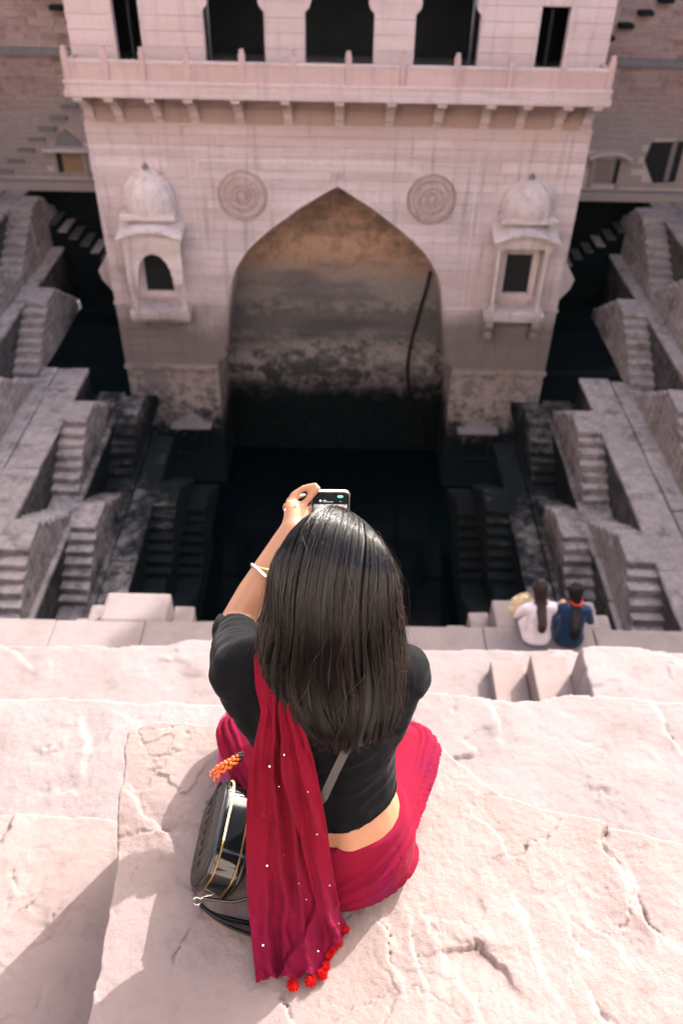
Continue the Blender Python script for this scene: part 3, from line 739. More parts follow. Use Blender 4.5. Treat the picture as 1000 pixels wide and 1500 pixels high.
def slab(name, poly, ztop, zbase, res, mat, label, cat='stone slab', cracks=(), flake=.006, rough=.004, edge=.02, wob=.02, seed=1, parent=None, tilt=(0, 0), nf=3.2, group=None):
    xs = [p[0] for p in poly]; ys = [p[1] for p in poly]; pad = edge*2+.03
    gx = np.arange(min(xs)-pad, max(xs)+pad, res); gy = np.arange(min(ys)-pad, max(ys)+pad, res)
    X, Y = np.meshgrid(gx, gy)
    wx = fbm(X*6, Y*6, oct=5, seed=seed)*wob; sdv = poly_sd(poly, X+wx, Y+fbm(X*6+31, Y*6, oct=5, seed=seed+9)*wob)
    # chipped bedding planes: angular plates at two sizes, their scarps fading in and out, over gritty relief
    k_ = 1.0/nf; h1, e1 = plates(X, Y, .75*k_, seed+20, .5); h2, e2 = plates(X, Y, .26*k_, seed+40, .6)
    mk = np.clip(fbm(X*2.3+5, Y*2.3, oct=3, seed=seed+61)*2.2+.35, 0, 1); mk2 = np.clip(fbm(X*3.7+15, Y*3.7, oct=3, seed=seed+63)*3-.25, 0, 1)
    h = h1*flake*.55*mk + h2*flake*.32*mk2 + fbm(X*2, Y*2, oct=3, seed=seed+5)*rough*1.6 + fbm(X*20, Y*20, oct=5, seed=seed+3, gain=.7)*rough*.5 + fbm(X*85, Y*85, oct=3, seed=seed+8, gain=.75)*rough*.28
    h -= flake*.5*np.clip(1-e1/.035, 0, 1)*np.clip(fbm(X*5, Y*5, oct=3, seed=seed+66)*2.5-.2, 0, 1)
    for pts, wd, dp, lip in cracks:
        for i in range(len(pts)-1):
            (ax, ay), (bx_, by) = pts[i], pts[i+1]; ex, ey = bx_-ax, by-ay; L = math.hypot(ex, ey)+1e-9
            wob2 = fbm(X*13, Y*13, oct=6, seed=seed+91, gain=.6)*.03
            tt = ((X-ax)*ex+(Y-ay)*ey)/(L*L); t = np.clip(tt, 0, 1); dist = np.hypot(X-ax-t*ex, Y-ay-t*ey)
            side = ((X-ax)*ey-(Y-ay)*ex)/L + wob2; ds = np.where((tt > -.02) & (tt < 1.02), np.abs(side), dist+.004)
            ug = (i+t)/max(1, len(pts)-1); tp = np.clip(4*ug*(1-ug), .04, 1)**.6; wv = .8*wd*tp*np.clip(.55+fbm(X*30, Y*30, oct=3, seed=seed+45)*.9, .2, 1.3)
            vary = tp*np.clip(.35+fbm(X*9, Y*9, oct=3, seed=seed+44)*1.3+.4, .05, 1.2)
            h -= .55*dp*vary*np.exp(-(ds/(wv*.45+.0006))**1.3)
            if lip: h += .6*lip*np.exp(-(dist/.045)**2)*(1/(1+np.exp(-np.clip(side/.002, -40, 40)))-.5)
    t = np.clip((sdv+edge)/(edge*1.3), 0, 1); S = t*t*(3-2*t)
    Z = zbase+(ztop+h+tilt[0]*(X-np.mean(xs))+tilt[1]*(Y-np.mean(ys))-zbase)*S
    keep = S > 0
    ny, nx = X.shape; idx = np.arange(nx*ny).reshape(ny, nx)
    K = keep[:-1, :-1] | keep[1:, :-1] | keep[:-1, 1:] | keep[1:, 1:]
    Q = np.stack([idx[:-1, :-1], idx[:-1, 1:], idx[1:, 1:], idx[1:, :-1]], -1)[K]
    used = np.unique(Q); mp = np.zeros(nx*ny, np.int64); mp[used] = np.arange(len(used))
    V = np.stack([X.ravel(), Y.ravel(), Z.ravel()], -1)[used]
    me = mesh_np(name, V, mp[Q]); o = link(name, me, parent, mat)
    if label: tag(o, label, cat, group)
    return o
def gp(px, py, z): p = at(px, py, z=z); return (p.x, p.y)
def cr(z, *pts): return [gp(x, y, z) for x, y in pts]
# ledge three: broad pale terrace with side steps
Z3 = -3.0
slab('stone_terrace', [(-6, 2.2), (6, 2.2), (6, 4.12), (1.2, 4.1), (0.2, 4.06), (-1.2, 4.12), (-1.3, 4.06), (-6, 4.04)], Z3, -6.05, .016, MAT['terrace'],
     'broad pale sunlit stone terrace stepping down just above the ledge of the two people', 'terrace', flake=.012, rough=.008, edge=.04, wob=.03, seed=5, nf=1.5,
     cracks=[(cr(Z3, (0, 940), (25, 955), (45, 975)), .03, .05, .02), (cr(Z3, (700, 1000), (720, 985)), .03, .04, .0)])
sf = empty('stair_flight', (1.6, 3.6, -3.0)); tag(sf, 'short pale side steps with brown risers climbing to a broken block on the terrace', 'stairs')
for j, (xa, xb, zt, ye) in enumerate(((1.335, 1.588, -2.72, 3.80), (1.09, 1.333, -2.89, 3.88))):
    m = MB(); m.box(xa-1.6, xb-1.6, -1.3, ye-3.6, -.6, zt+3.0, .012, .005); m.build('step', MAT['slab'], sf)
slab('landing_block', [(-.01, -1.3), (2.6, -1.3), (2.6, -.1), (.75, -.06), (.55, .02), (.4, .06), (0.0, .05)], .55, -.2, .012, MAT['terrace'], None, parent=sf, flake=.012, rough=.006, edge=.025, wob=.02, seed=15, nf=1.6)
# ledge two
Z2 = -1.0
slab('stone_ledge', [(-2.6, .6), (2.6, .6), (2.6, 2.09), (1.5, 2.1), (.95, 2.13), (.7, 2.07), (.3, 2.12), (-.35, 2.1), (-.42, 2.04), (-1.0, 2.05), (-2.6, 2.03)], Z2, -3.05, .009, MAT['terrace'],
     'pale cracked stone ledge one level below the slab the woman sits on', 'ledge', flake=.012, rough=.006, edge=.03, wob=.025, seed=11, nf=2.0,
     cracks=[(cr(Z2, (722, 1038), (728, 1060), (735, 1085)), .014, .04, .015), (cr(Z2, (965, 1045), (985, 1080), (1000, 1100)), .016, .04, .02), (cr(Z2, (123, 1060), (130, 1090), (125, 1130)), .014, .03, .015), (cr(Z2, (775, 1085), (770, 1100)), .012, .03, 0)])
# left low slab
Z1 = -.45
slab('stone_slab', [(-2.2, .2), (-.2, .2), (-.2, 1.2), (-.64, 1.215), (-.9, 1.235), (-1.3, 1.215), (-2.2, 1.23)], Z1, -1.05, .005, MAT['slab'],
     'low rough sandstone slab lying below the left side of the raised slab, half in shadow', 'stone slab', flake=.006, rough=.004, edge=.02, wob=.016, seed=21,
     cracks=[(cr(Z1, (0, 1240), (12, 1210), (16, 1185)), .008, .02, .008), (cr(Z1, (20, 1300), (24, 1270)), .006, .015, 0), (cr(Z1, (10, 1350), (40, 1330), (58, 1318)), .007, .015, .006), (cr(Z1, (50, 1385), (60, 1355), (85, 1330)), .008, .02, .008), (cr(Z1, (45, 1490), (55, 1465), (62, 1455)), .006, .012, .004)])
# the slab she sits on
Z0 = 0.0
slab('stone_slab', [(-.475, .2), (-.455, .56), (-.478, .9), (-.512, 1.2), (-.44, 1.235), (-.3, 1.225), (-.1, 1.24), (.1, 1.23), (.22, 1.22), (.30, 1.13), (.385, 1.04), (.55, 1.0), (.77, .93), (1.6, .82), (1.6, .2)], Z0, -.95, .0033, MAT['slab'],
     'big flaking sandstone slab the woman in black and crimson sits on', 'stone slab', flake=.0075, rough=.0042, edge=.022, wob=.016, seed=33,
     cracks=[(cr(0, (868, 1175), (885, 1220), (900, 1265), (915, 1305)), .016, .022, .014), (cr(0, (915, 1305), (915, 1340), (908, 1375)), .008, .014, .006), (cr(0, (930, 1300), (950, 1350), (980, 1372)), .010, .02, .012),
             (cr(0, (765, 1345), (782, 1380), (797, 1425)), .008, .016, .010), (cr(0, (660, 1397), (700, 1395), (740, 1425)), .010, .018, -.014), (cr(0, (875, 1475), (890, 1500)), .01, .02, .01),
             (cr(0, (835, 1360), (850, 1395)), .006, .012, .006), (cr(0, (545, 1340), (570, 1370), (582, 1425)), .008, .02, .012), (cr(0, (627, 1350), (640, 1385), (645, 1420)), .008, .016, .008),
             (cr(0, (193, 1165), (215, 1195), (240, 1222), (275, 1218)), .009, .022, .016), (cr(0, (240, 1222), (235, 1260), (260, 1300), (290, 1330), (288, 1345)), .005, .012, .004),
             (cr(0, (250, 1420), (262, 1380), (290, 1352)), .005, .014, .004), (cr(0, (408, 1440), (415, 1475), (420, 1500)), .005, .014, .004), (cr(0, (190, 1290), (205, 1265)), .006, .01, .004),
             (cr(0, (870, 1345), (900, 1385)), .006, .012, .006), (cr(0, (680, 1440), (700, 1480)), .006, .012, .006), (cr(0, (600, 1350), (612, 1400), (625, 1460)), .006, .012, .006)])

# tall town house rising beyond the back wall; its shadow lies over the ledge of the two people
th_ = empty('unseen_town_house', (20.6, 33, -1)); tag(th_, 'tall plain stone town house beyond the back wall of the well', 'building')
m = MB(); m.box(-4.8, 7.5, -3.6, -1.6, 0, 16.5); m.build('wall', MAT['block'], th_)
for fl_ in range(4):
    m = MB(); m.box(-4.9, 7.6, -3.75, -3.58, 3.6*fl_+3.2, 3.6*fl_+3.4, .02); m.build('string_course', MAT['mortar'], th_)
    for c_ in range(5):
        m = MB(); x_ = -3.9+c_*2.5; m.box(x_-.5, x_+.5, -3.66, -3.59, 3.6*fl_+1.0, 3.6*fl_+2.6); wd = m.build('window', MAT['window_dark'], th_)
        for s_ in (-1, 1):
            m = MB(); m.box(x_+s_*.55-.06, x_+s_*.55+.06, -3.7, -3.58, 3.6*fl_+.9, 3.6*fl_+2.7, .01); m.build('window_frame', MAT['mortar'], wd)
        m = MB(); m.box(x_-.62, x_+.62, -3.75, -3.58, 3.6*fl_+.84, 3.6*fl_+.97, .01); m.build('sill', MAT['mortar'], wd)
m = MB(); m.box(-4.9, 7.6, -3.7, -1.5, 16.5, 16.8, .03); m.build('roof', MAT['mortar'], th_)

# unseen houses added behind and beside the viewer; their sunlit walls bounce fill light
MAT['limewash'] = plain('bounce_limewash', (.62, .54, .5), .9, var=.15, nsc=2, bump=.01)
def house(x0, x1, y0, y1, zb, zt, face, lab):
    h_ = empty('unseen_town_house', ((x0+x1)/2, (y0+y1)/2, zb)); tag(h_, lab, 'building'); hx, hy, hz = (x1-x0)/2, (y1-y0)/2, zt-zb
    m = MB(); m.box(-hx, hx, -hy, hy, 0, hz); m.build('wall', MAT['limewash'], h_)
    m = MB(); m.box(-hx-.2, hx+.2, -hy-.2, hy+.2, hz, hz+.35, .03); m.build('roof', MAT['mortar'], h_)
    L = hx if face == 'y' else hy; n = int(2*L//3.2)
    for f_ in range(int(hz//3.6)):
        for c_ in range(n):
            u = -L+(c_+.5)*2*L/n; z0 = 1.2+3.6*f_; m = MB(); m2 = MB()
            if face == 'y': m.box(u-.45, u+.45, hy-.02, hy+.04, z0, z0+1.5); m2.box(u-.6, u+.6, hy-.02, hy+.16, z0-.15, z0-.02)
            else: m.box(hx-.02, hx+.04, u-.45, u+.45, z0, z0+1.5); m2.box(hx-.02, hx+.16, u-.6, u+.6, z0-.15, z0-.02)
            wd = m.build('window', MAT['window_dark'], h_); m2.build('sill', MAT['mortar'], wd)
house(-24, -8.2, -15, -5, -1, 15, 'y', 'limewashed town house added unseen behind the seated person to bounce light, left side')
house(-8, 8, -14, -4.5, -1, 13, 'y', 'limewashed town house added unseen directly behind the seated person to bounce light')
house(8.2, 24, -15, -5, -1, 15.5, 'y', 'limewashed town house added unseen behind the seated person to bounce light, right side')
house(-24, -14.2, 2, 26, -1, 7.5, 'x', 'limewashed town house added unseen along the rim above the terraced wall of the scalloped oriel to bounce light')
# ------------------------------------------------------------------ figures: shared tools
def seg_tube(mb, pts, rad, n=12):
    pts = [Vector(p) for p in pts]
    for i in range(len(pts)-1): mb.tube([pts[i], pts[i+1]], [rad[i], rad[i+1]], n)
    for p, r in zip(pts, rad): mb.ball(p, r*.995, 2)
def rings(mb, rs, n=24, ax=(1, 0, 0)):
    "rs: (cx,cy,cz,rx,ry) horizontal elliptical rings lofted and capped"
    R = [[mb.bm.verts.new((c[0]+c[3]*math.cos(2*math.pi*k/n), c[1]+c[4]*math.sin(2*math.pi*k/n), c[2])) for k in range(n)] for c in rs]
    for a, b in zip(R, R[1:]):
        for k in range(n): mb.bm.faces.new((a[k], a[(k+1) % n], b[(k+1) % n], b[k]))
    mb.bm.faces.new(R[0][::-1]); mb.bm.faces.new(R[-1])
def ellipsoid(mb, c, r, rot=None, sub=3):
    m = Matrix.Translation(c) @ (rot.to_matrix().to_4x4() if rot else Matrix.Identity(4)) @ Matrix.Diagonal((r[0], r[1], r[2], 1))
    bmesh.ops.create_icosphere(mb.bm, subdivisions=sub, radius=1, matrix=m)
def get_np(me):
    V = np.empty(len(me.vertices)*3, np.float32); me.vertices.foreach_get('co', V); V = V.reshape(-1, 3).astype(float)
    N = np.empty(len(me.vertices)*3, np.float32); me.vertices.foreach_get('normal', N); return V, N.reshape(-1, 3).astype(float)
def smooth_np(me, it, lam=.5):
    V, _ = get_np(me); E = np.empty(len(me.edges)*2, np.int32); me.edges.foreach_get('vertices', E); E = E.reshape(-1, 2)
    deg = np.bincount(E.ravel(), minlength=len(V))[:, None]
    for _ in range(it):
        S = np.zeros_like(V); np.add.at(S, E[:, 0], V[E[:, 1]]); np.add.at(S, E[:, 1], V[E[:, 0]]); V += lam*(S/np.maximum(deg, 1)-V)
    me.vertices.foreach_set('co', V.astype(np.float32).ravel()); me.update(); return me
def remesh(mb, name, vox, it=6):
    me = mb.mesh(name); o = link(name, me); md = o.modifiers.new('r', 'REMESH'); md.mode = 'VOXEL'; md.voxel_size = vox
    dg = bpy.context.evaluated_depsgraph_get(); out = bpy.data.meshes.new_from_object(o.evaluated_get(dg))
    bpy.data.objects.remove(o, do_unlink=True); bpy.data.meshes.remove(me)
    smooth_np(out, it); out.name = name; out.polygons.foreach_set('use_smooth', [True]*len(out.polygons)); return out
def set_co(me, V): me.vertices.foreach_set('co', np.asarray(V, np.float32).ravel()); me.update()
def extract(me, mask, name, push, fold=None):
    "garment: the faces of a body mesh whose vertices pass the mask, pushed out along the normals"
    V, N = get_np(me); nq = len(me.polygons)
    F = [tuple(p.vertices) for p in me.polygons if all(mask[v] for v in p.vertices)]
    used = sorted({v for f in F for v in f}); mp = {v: i for i, v in enumerate(used)}
    W = V[used]; NN = N[used]; d = np.full(len(W), push) if np.isscalar(push) else push[used]
    if fold is not None: d = d+fold(W)
    out = mesh_pd(name, W+NN*d[:, None], [[mp[v] for v in f] for f in F], True)
    return out
def seg_dist(V, a, b):
    a = np.array(a); b = np.array(b); d = b-a; t = np.clip(((V-a)@d)/(d@d), 0, 1); return np.linalg.norm(V-a-t[:, None]*d, axis=1), t
def strands_mesh(name, P, rad, sides=3):
    "P: (N,K,3) poly-lines, rad (N,K): thin tapered tubes in one mesh"
    N, K, _ = P.shape
    T = np.gradient(P, axis=1); T /= np.linalg.norm(T, axis=2, keepdims=True)+1e-12
    ref = np.zeros_like(T); ref[..., 0] = .31; ref[..., 1] = .9; ref[..., 2] = .3
    A = np.cross(T, ref); A /= np.linalg.norm(A, axis=2, keepdims=True)+1e-12; B = np.cross(T, A)
    V = np.empty((N, K, sides, 3))
    for j in range(sides):
        a = 2*math.pi*j/sides; V[:, :, j] = P+(A*math.cos(a)+B*math.sin(a))*rad[..., None]
    idx = np.arange(N*K*sides).reshape(N, K, sides); nx = np.roll(idx, -1, 2)
    Q = np.stack([idx[:, :-1], nx[:, :-1], nx[:, 1:], idx[:, 1:]], -1).reshape(-1, 4)
    me = mesh_np(name, V.reshape(-1, 3), Q); a_ = me.attributes.new('strand', 'FLOAT', 'POINT'); a_.data.foreach_set('value', np.repeat(np.random.default_rng(N).random(N), K*sides).astype(np.float32)); return me
rng = np.random.default_rng(4)
def hair_surface(tab):
    T = np.array(tab, float); S = np.linspace(0, 1, len(T)); fine = np.linspace(0, 1, 120)
    D = np.stack([np.interp(fine, S, T[:, j]) for j in range(T.shape[1])], 1)
    ker = np.hanning(15); ker /= ker.sum()
    for j in range(D.shape[1]):
        pad = np.concatenate([np.full(7, D[0, j]), D[:, j], np.full(7, D[-1, j])]); D[:, j] = np.convolve(pad, ker, 'valid')
    def f(th, s, k=1.0):
        c = [np.interp(s, fine, D[:, j]) for j in range(6)]     # cx, cy, cz, rx, ro, alpha(deg)
        al = np.radians(c[5]); oy, oz = -np.cos(al), np.sin(al); m = k*c[4]*np.cos(th)
        return np.stack([c[0]+k*c[3]*np.sin(th), c[1]+m*oy, c[2]+m*oz], -1)
    return f
def hair(root, tab, n, K, thmax, mat, rmax, shellmat, seed, clump=.5, fly=0, flip=0, wob=1.0, uneven=0., sweep=0.):
    f = hair_surface(tab); g = np.random.default_rng(seed)
    th = np.linspace(-math.pi, math.pi, 49)[:-1]; ss = np.linspace(0.0, .97, 40); TH, SS = np.meshgrid(th, ss)
    SS = SS*(1-uneven*np.clip((-TH-.15)/1.3, 0, 1)); V = f(TH, SS, .95); ny, nx = TH.shape; idx = np.arange(nx*ny).reshape(ny, nx); r = np.roll(idx, -1, 1)
    Q = np.stack([idx[:-1], r[:-1], r[1:], idx[1:]], -1).reshape(-1, 4)
    me = mesh_np('hair', V.reshape(-1, 3), Q)
    bm = bmesh.new(); bm.from_mesh(me); bm.verts.ensure_lookup_table(); bm.faces.new([bm.verts[i] for i in idx[-1]]); bm.faces.new([bm.verts[i] for i in idx[0][::-1]]); bm.to_mesh(me); bm.free()
    sh = link('hair', me, root, shellmat)
    # strands
    t0 = g.uniform(-thmax, thmax, n); s0 = np.clip(g.beta(1.0, 2.0, n)*.55-.02, 0, .6); s1 = np.clip(.92+g.normal(0, .06, n)-uneven*np.clip((-t0-.15)/1.3, 0, 1), .6, 1.0)
    nc = max(6, n//90); ct = g.uniform(-thmax, thmax, nc); ce = .93+g.normal(0, .06, nc)-uneven*np.clip((-ct-.15)/1.3, 0, 1); ci = np.argmin(np.abs(t0[:, None]-ct[None]), 1)
    u = np.linspace(0, 1, K)[None]; s = s0[:, None]+(s1[:, None]*.5+ce[ci][:, None]*.5-s0[:, None])*u; s = np.clip(s, 0, 1)
    cl = clump*np.clip((s-.25)/.75, 0, 1)**1.2
    ph = g.uniform(0, 6.28, (n, 3)); cph = ph[ci % n]
    tt = t0[:, None]*(1-cl)+ct[ci][:, None]*cl + wob*(.035*np.sin(3.1*s+cph[:, :1])+.03*np.sin(9*s+cph[:, 1:2])*s+.012*np.sin(17*s+ph[:, 2:])*s)
    depth = (1.0-.07*g.random(n)**1.3)[:, None] + .03*np.sin(8*s+cph[:, 2:])*s + .012*(g.random(nc)[ci])[:, None]*np.cos(2*s)
    tt = tt+sweep*(.6*np.clip((.34-s)/.34, 0, 1)**1.5*np.cos(t0*.9)[:, None])
    tt = tt+.035*wob*np.sin(11*s+2.2*t0[:, None])*np.clip((s-.35)/.65, 0, 1)
    P = f(tt, s, depth)
    if flip: 
        e = np.clip((s-.86)/.14, 0, 1)**2; P[..., 0] += e*flip*np.clip(np.sin(tt), -.2, 1)*.03; P[..., 1] -= e*.012*g.random((n, 1))
    rad = (rmax*(.6+.6*g.random(n)))[:, None]*np.clip(1.15-.85*u**3, .15, 1)*np.ones((n, K))
    st = link('hair_strands', strands_mesh('hair_strands', P, rad), sh, mat); st['kind'] = 'stuff'
    if fly:
        t0 = np.where(g.random(fly) < .93, np.sign(g.normal(.25, 1, fly))*g.uniform(1.15, 1.9, fly), g.uniform(-1, 1, fly)); s0 = g.uniform(0, .7, fly); s1 = np.clip(s0+g.uniform(.08, .4, fly), 0, 1); s = s0[:, None]+(s1-s0)[:, None]*u
        P = f(t0[:, None]+.1*g.normal(0, 1, (fly, 1))*u+.1*np.sin(6*u+g.uniform(0, 6, (fly, 1))), s, 1+.015+u**1.4*(g.uniform(.02, .22, (fly, 1)))*(.6+.4*np.sin(4*u+g.uniform(0, 6, (fly, 1)))))
        rad = np.full((fly, K), rmax*.9)*np.clip(1.1-.9*u, .2, 1)
        st2 = link('flyaway_hair', strands_mesh('flyaway_hair', P, rad), sh, MAT['flyaway']); st2['kind'] = 'stuff'
    return sh

# cloth, skin and hair materials
def mk_skin(name, col):
    k = NT(name); c = k.mix(k.noise(35, 5), tuple(.9*x for x in col), col); c = k.mix(k.math('MULTIPLY', k.ramp(k.noise(12, 3), .5, .8), .35), c, (col[0], col[1]*.82, col[2]*.75))
    k.bump(k.noise(420, 3), .0006, .5); k.b.inputs['Subsurface Weight'].default_value = .05; k.b.inputs['Subsurface Radius'].default_value = (.012, .005, .003); k.b.inputs['Subsurface Scale'].default_value = .5
    return k.done(c, .46, .4)
MAT['skin'] = mk_skin('warm_skin', (.33, .165, .095)); MAT['skin2'] = mk_skin('pale_brown_skin', (.34, .19, .12))
def mk_hair(name, col, tip=None, z0=0, z1=1, rough=.24):
    k = NT(name); c = k.mix(k.noise(60, 2, vec=k.scale(k.pos, (1, 1, .15))), tuple(.6*x for x in col), tuple(1.5*x for x in col))
    if tip: c = k.mix(k.ramp(k.z()[2], z0, z1), c, tip)
    at_ = k.n('ShaderNodeAttribute', attribute_name='strand'); c = k.mix(at_.outputs['Fac'], tuple(.45*x for x in col), c); c = k.mix(k.math('MULTIPLY', k.math('POWER', at_.outputs['Fac'], 8), .5), c, (.035, .017, .01))
    return k.done(c, rough, .5)
MAT['hair'] = mk_hair('dark_brown_hair', (.0045, .003, .0025)); MAT['hair_shell'] = plain('hair_mass', (.005, .0036, .003), .42, spec=.4)
MAT['flyaway'] = plain('sun_painted_stray_hair', (.035, .02, .013), .3, spec=.6)  # stray strands paler than the hair, sunlight painted into their colour
MAT['hair2'] = mk_hair('black_hair', (.005, .0045, .005)); MAT['hair3'] = mk_hair('brown_hair_with_copper_ends', (.035, .014, .008), (.25, .08, .025), -5.55, -5.78, .45)
def mk_cloth(name, c1, c2, grad=None, weave=900, rough=.8, sheen=.3, spec=.2):
    k = NT(name); n = k.noise(7, 4); c = k.mix(k.ramp(n, .3, .7), c1, tuple(.82*x for x in c1))
    if grad: c = k.mix(k.ramp(k.math('ADD', k.z()[2], k.math('MULTIPLY', k.math('SUBTRACT', k.noise(9, 3), .5), .16)), *grad), c, c2)
    elif c2: c = k.mix(k.ramp(k.noise(3.5, 4), .45, .7), c, c2)
    w = k.n('ShaderNodeTexWave'); k.l(k.pos, w.inputs['Vector']); w.inputs['Scale'].default_value = weave/4; w.inputs['Distortion'].default_value = 3; w.inputs['Detail'].default_value = 2
    k.bump(k.math('ADD', k.math('MULTIPLY', w.outputs['Fac'], .4), k.noise(weave, 2)), .0008, .35)
    k.b.inputs['Sheen Weight'].default_value = sheen; k.b.inputs['Sheen Roughness'].default_value = .4
    return k.done(c, rough, spec)
MAT['blouse'] = mk_cloth('black_jersey', (.0035, .004, .005), None, rough=.8, sheen=.04, spec=.06)
MAT['sari'] = mk_cloth('crimson_cotton', (.145, .0048, .019), (.11, .0055, .034), None, 500, .9, .02, .05)
MAT['dupatta'] = mk_cloth('crimson_gauze', (.145, .0045, .016), (.12, .005, .024), (.30, .02), 500, .9, .02, .05)
MAT['knee_cloth'] = mk_cloth('magenta_cotton', (.22, .018, .075), (.15, .012, .07), None, 500, .85, .25)
MAT['pompom'] = plain('red_wool', (.4, .007, .007), .9, spec=.1, nsc=200)
MAT['sequin'] = plain('silver_sequin', (.85, .84, .82), .2, 1, .5, .03)
MAT['gold'] = plain('brass_gold', (.5, .34, .15), .35, 1, .5, .05); MAT['steel'] = plain('polished_steel', (.75, .74, .72), .18, 1, .5, .03)
MAT['patent'] = plain('black_patent_leather', (.006, .007, .008), .09, 0, .7, .05, 60)
MAT['quilt'] = plain('quilted_black_leather', (.012, .011, .010), .42, 0, .3, .1, 60, .0004)
MAT['strap'] = plain('grey_black_webbing', (.045, .042, .042), .7, nsc=400)
MAT['shirt_w'] = mk_cloth('white_shirt_cotton', (.7, .63, .65), (.58, .52, .54), None, 300, .85, .2)
MAT['shirt_b'] = mk_cloth('blue_denim_cotton', (.009, .03, .075), (.006, .02, .05), None, 300, .85, .2)
MAT['cream'] = mk_cloth('cream_canvas', (.5, .4, .26), (.42, .32, .2), None, 300, .85, .1)
MAT['jeans'] = mk_cloth('dark_jeans', (.02, .025, .04), None, None, 300, .85, .1)
MAT['amber'] = plain('amber_beads', (.62, .13, .02), .15, 0, .6, .35, 90)

# ------------------------------------------------------------------ the woman
woman = empty('person', (0, .9, 0)); tag(woman, 'seated person with long dark hair, black top and crimson wrap holding up a phone', 'person')
WI = Matrix.Translation((0, -.9, 0))
def wl(o): o.matrix_parent_inverse = WI; return o
SL, SR = (-.178, .975, .503), (.112, .978, .503)
EL, WRL = (-.222, 1.194, .389), (-.105, 1.338, .545)
ER, WRR = (.112, 1.12, .32), (.0, 1.34, .415)
def hp(px, py, y): return at(px, py, y=y)
mb = MB()
rings(mb, [(0, .895, .0, .14, .1), (0, .895, .05, .155, .105), (0, .897, .11, .15, .105), (-.003, .902, .165, .137, .101), (-.008, .912, .23, .122, .09), (-.014, .928, .29, .12, .085), (-.02, .943, .36, .132, .088),
           (-.028, .957, .43, .148, .093), (-.033, .967, .49, .15, .085), (-.035, .975, .535, .12, .066), (-.034, .985, .57, .062, .05)])
seg_tube(mb, [(-.034, .985, .55), (-.025, 1.005, .605), (-.018, 1.025, .66)], [.052, .047, .05])
ellipsoid(mb, (-.015, 1.035, .708), (.07, .088, .09)); ellipsoid(mb, (-.015, 1.075, .672), (.053, .058, .068))       # skull, jaw
ellipsoid(mb, (-.015, 1.135, .69), (.011, .016, .02)); ellipsoid(mb, (-.015, 1.125, .652), (.022, .01, .008))                # nose, lips
for sx in (-1, 1): ellipsoid(mb, (-.015+sx*.076, 1.045, .705), (.008, .018, .03))
seg_tube(mb, [(-.165, .965, .475), (-.11, .93, .34)], [.052, .035]); seg_tube(mb, [(.1, .965, .475), (.07, .93, .34)], [.05, .035])
seg_tube(mb, [(-.08, .97, .51), SL], [.06, .056]); seg_tube(mb, [(.02, .97, .51), SR], [.06, .054])
seg_tube(mb, [SL, (-.203, 1.08, .445), EL], [.052, .044, .037]); seg_tube(mb, [EL, (-.187, 1.238, .438), WRL], [.037, .036, .0235])
seg_tube(mb, [SR, (.128, 1.05, .415), ER], [.052, .046, .038]); seg_tube(mb, [ER, (.075, 1.22, .37), WRR], [.036, .034, .024])
for sx, k in ((-1, (-.21, 1.13, .085)), (1, (.165, 1.09, .085))):
    seg_tube(mb, [(sx*.085, .92, .09), k], [.085, .058]); seg_tube(mb, [k, (-sx*.03, 1.17, .05)], [.055, .042]); seg_tube(mb, [(-sx*.03, 1.17, .05), (-sx*.12, 1.19, .035)], [.034, .03])
# left hand on the phone's corner: palm, four bent fingers, thumb in front
kn = [hp(424, 741, 1.375), hp(432, 740, 1.38), hp(440, 744, 1.378), hp(445, 752, 1.372)]
W0 = Vector(WRL); 
for a_, kk in zip((-.006, -.002, .002, .006), kn): seg_tube(mb, [W0+Vector((a_, 0, 0)), W0.lerp(kk, .5), kk], [.018, .0165, .0125])
fing = [[kn[0], hp(424, 733, 1.405), hp(434, 728, 1.432), hp(446, 725, 1.44)], [kn[1], hp(429, 726, 1.40), hp(446, 714.5, 1.41), hp(463, 709.5, 1.41)],
        [kn[2], hp(448, 735, 1.39), hp(458, 723.5, 1.398), hp(467, 715, 1.40)], [kn[3], hp(450, 748, 1.40), hp(456, 743, 1.405), hp(459, 738, 1.408)]]
for ch in fing: seg_tube(mb, ch, [.0096, .0087, .0078, .0056], 10)
seg_tube(mb, [W0.lerp(kn[3], .45), hp(450, 766, 1.375), hp(458, 762, 1.382), hp(466, 757, 1.386)], [.014, .0115, .0095, .0075], 10)
# right hand at the phone's other edge
hr = Vector(WRR)
for q in range(4): seg_tube(mb, [hr, hr+Vector((.012-.004*q, .02, .05+.002*q)), hr+Vector((.008, .05, .055+.018*q)), hr+Vector((-.02, .052, .05+.02*q))], [.02, .012, .009, .007], 8)
seg_tube(mb, [hr, hr+Vector((-.025, .01, .04)), hr+Vector((-.03, .012, .075))], [.018, .011, .008], 8)
body_me = remesh(mb, 'body', .0042, 5)
V, N = get_np(body_me); sp_ = (V[:, 1] < .93) & (V[:, 2] > .12) & (V[:, 2] < .5); V[:, 1] += np.where(sp_, .008*np.exp(-((V[:, 0]+.008)/.017)**2)-.003*np.exp(-((np.abs(V[:, 0]+.008)-.045)/.02)**2), 0); set_co(body_me, V)
body = wl(link('body', body_me, woman, MAT['skin']))
V, N = get_np(body_me)
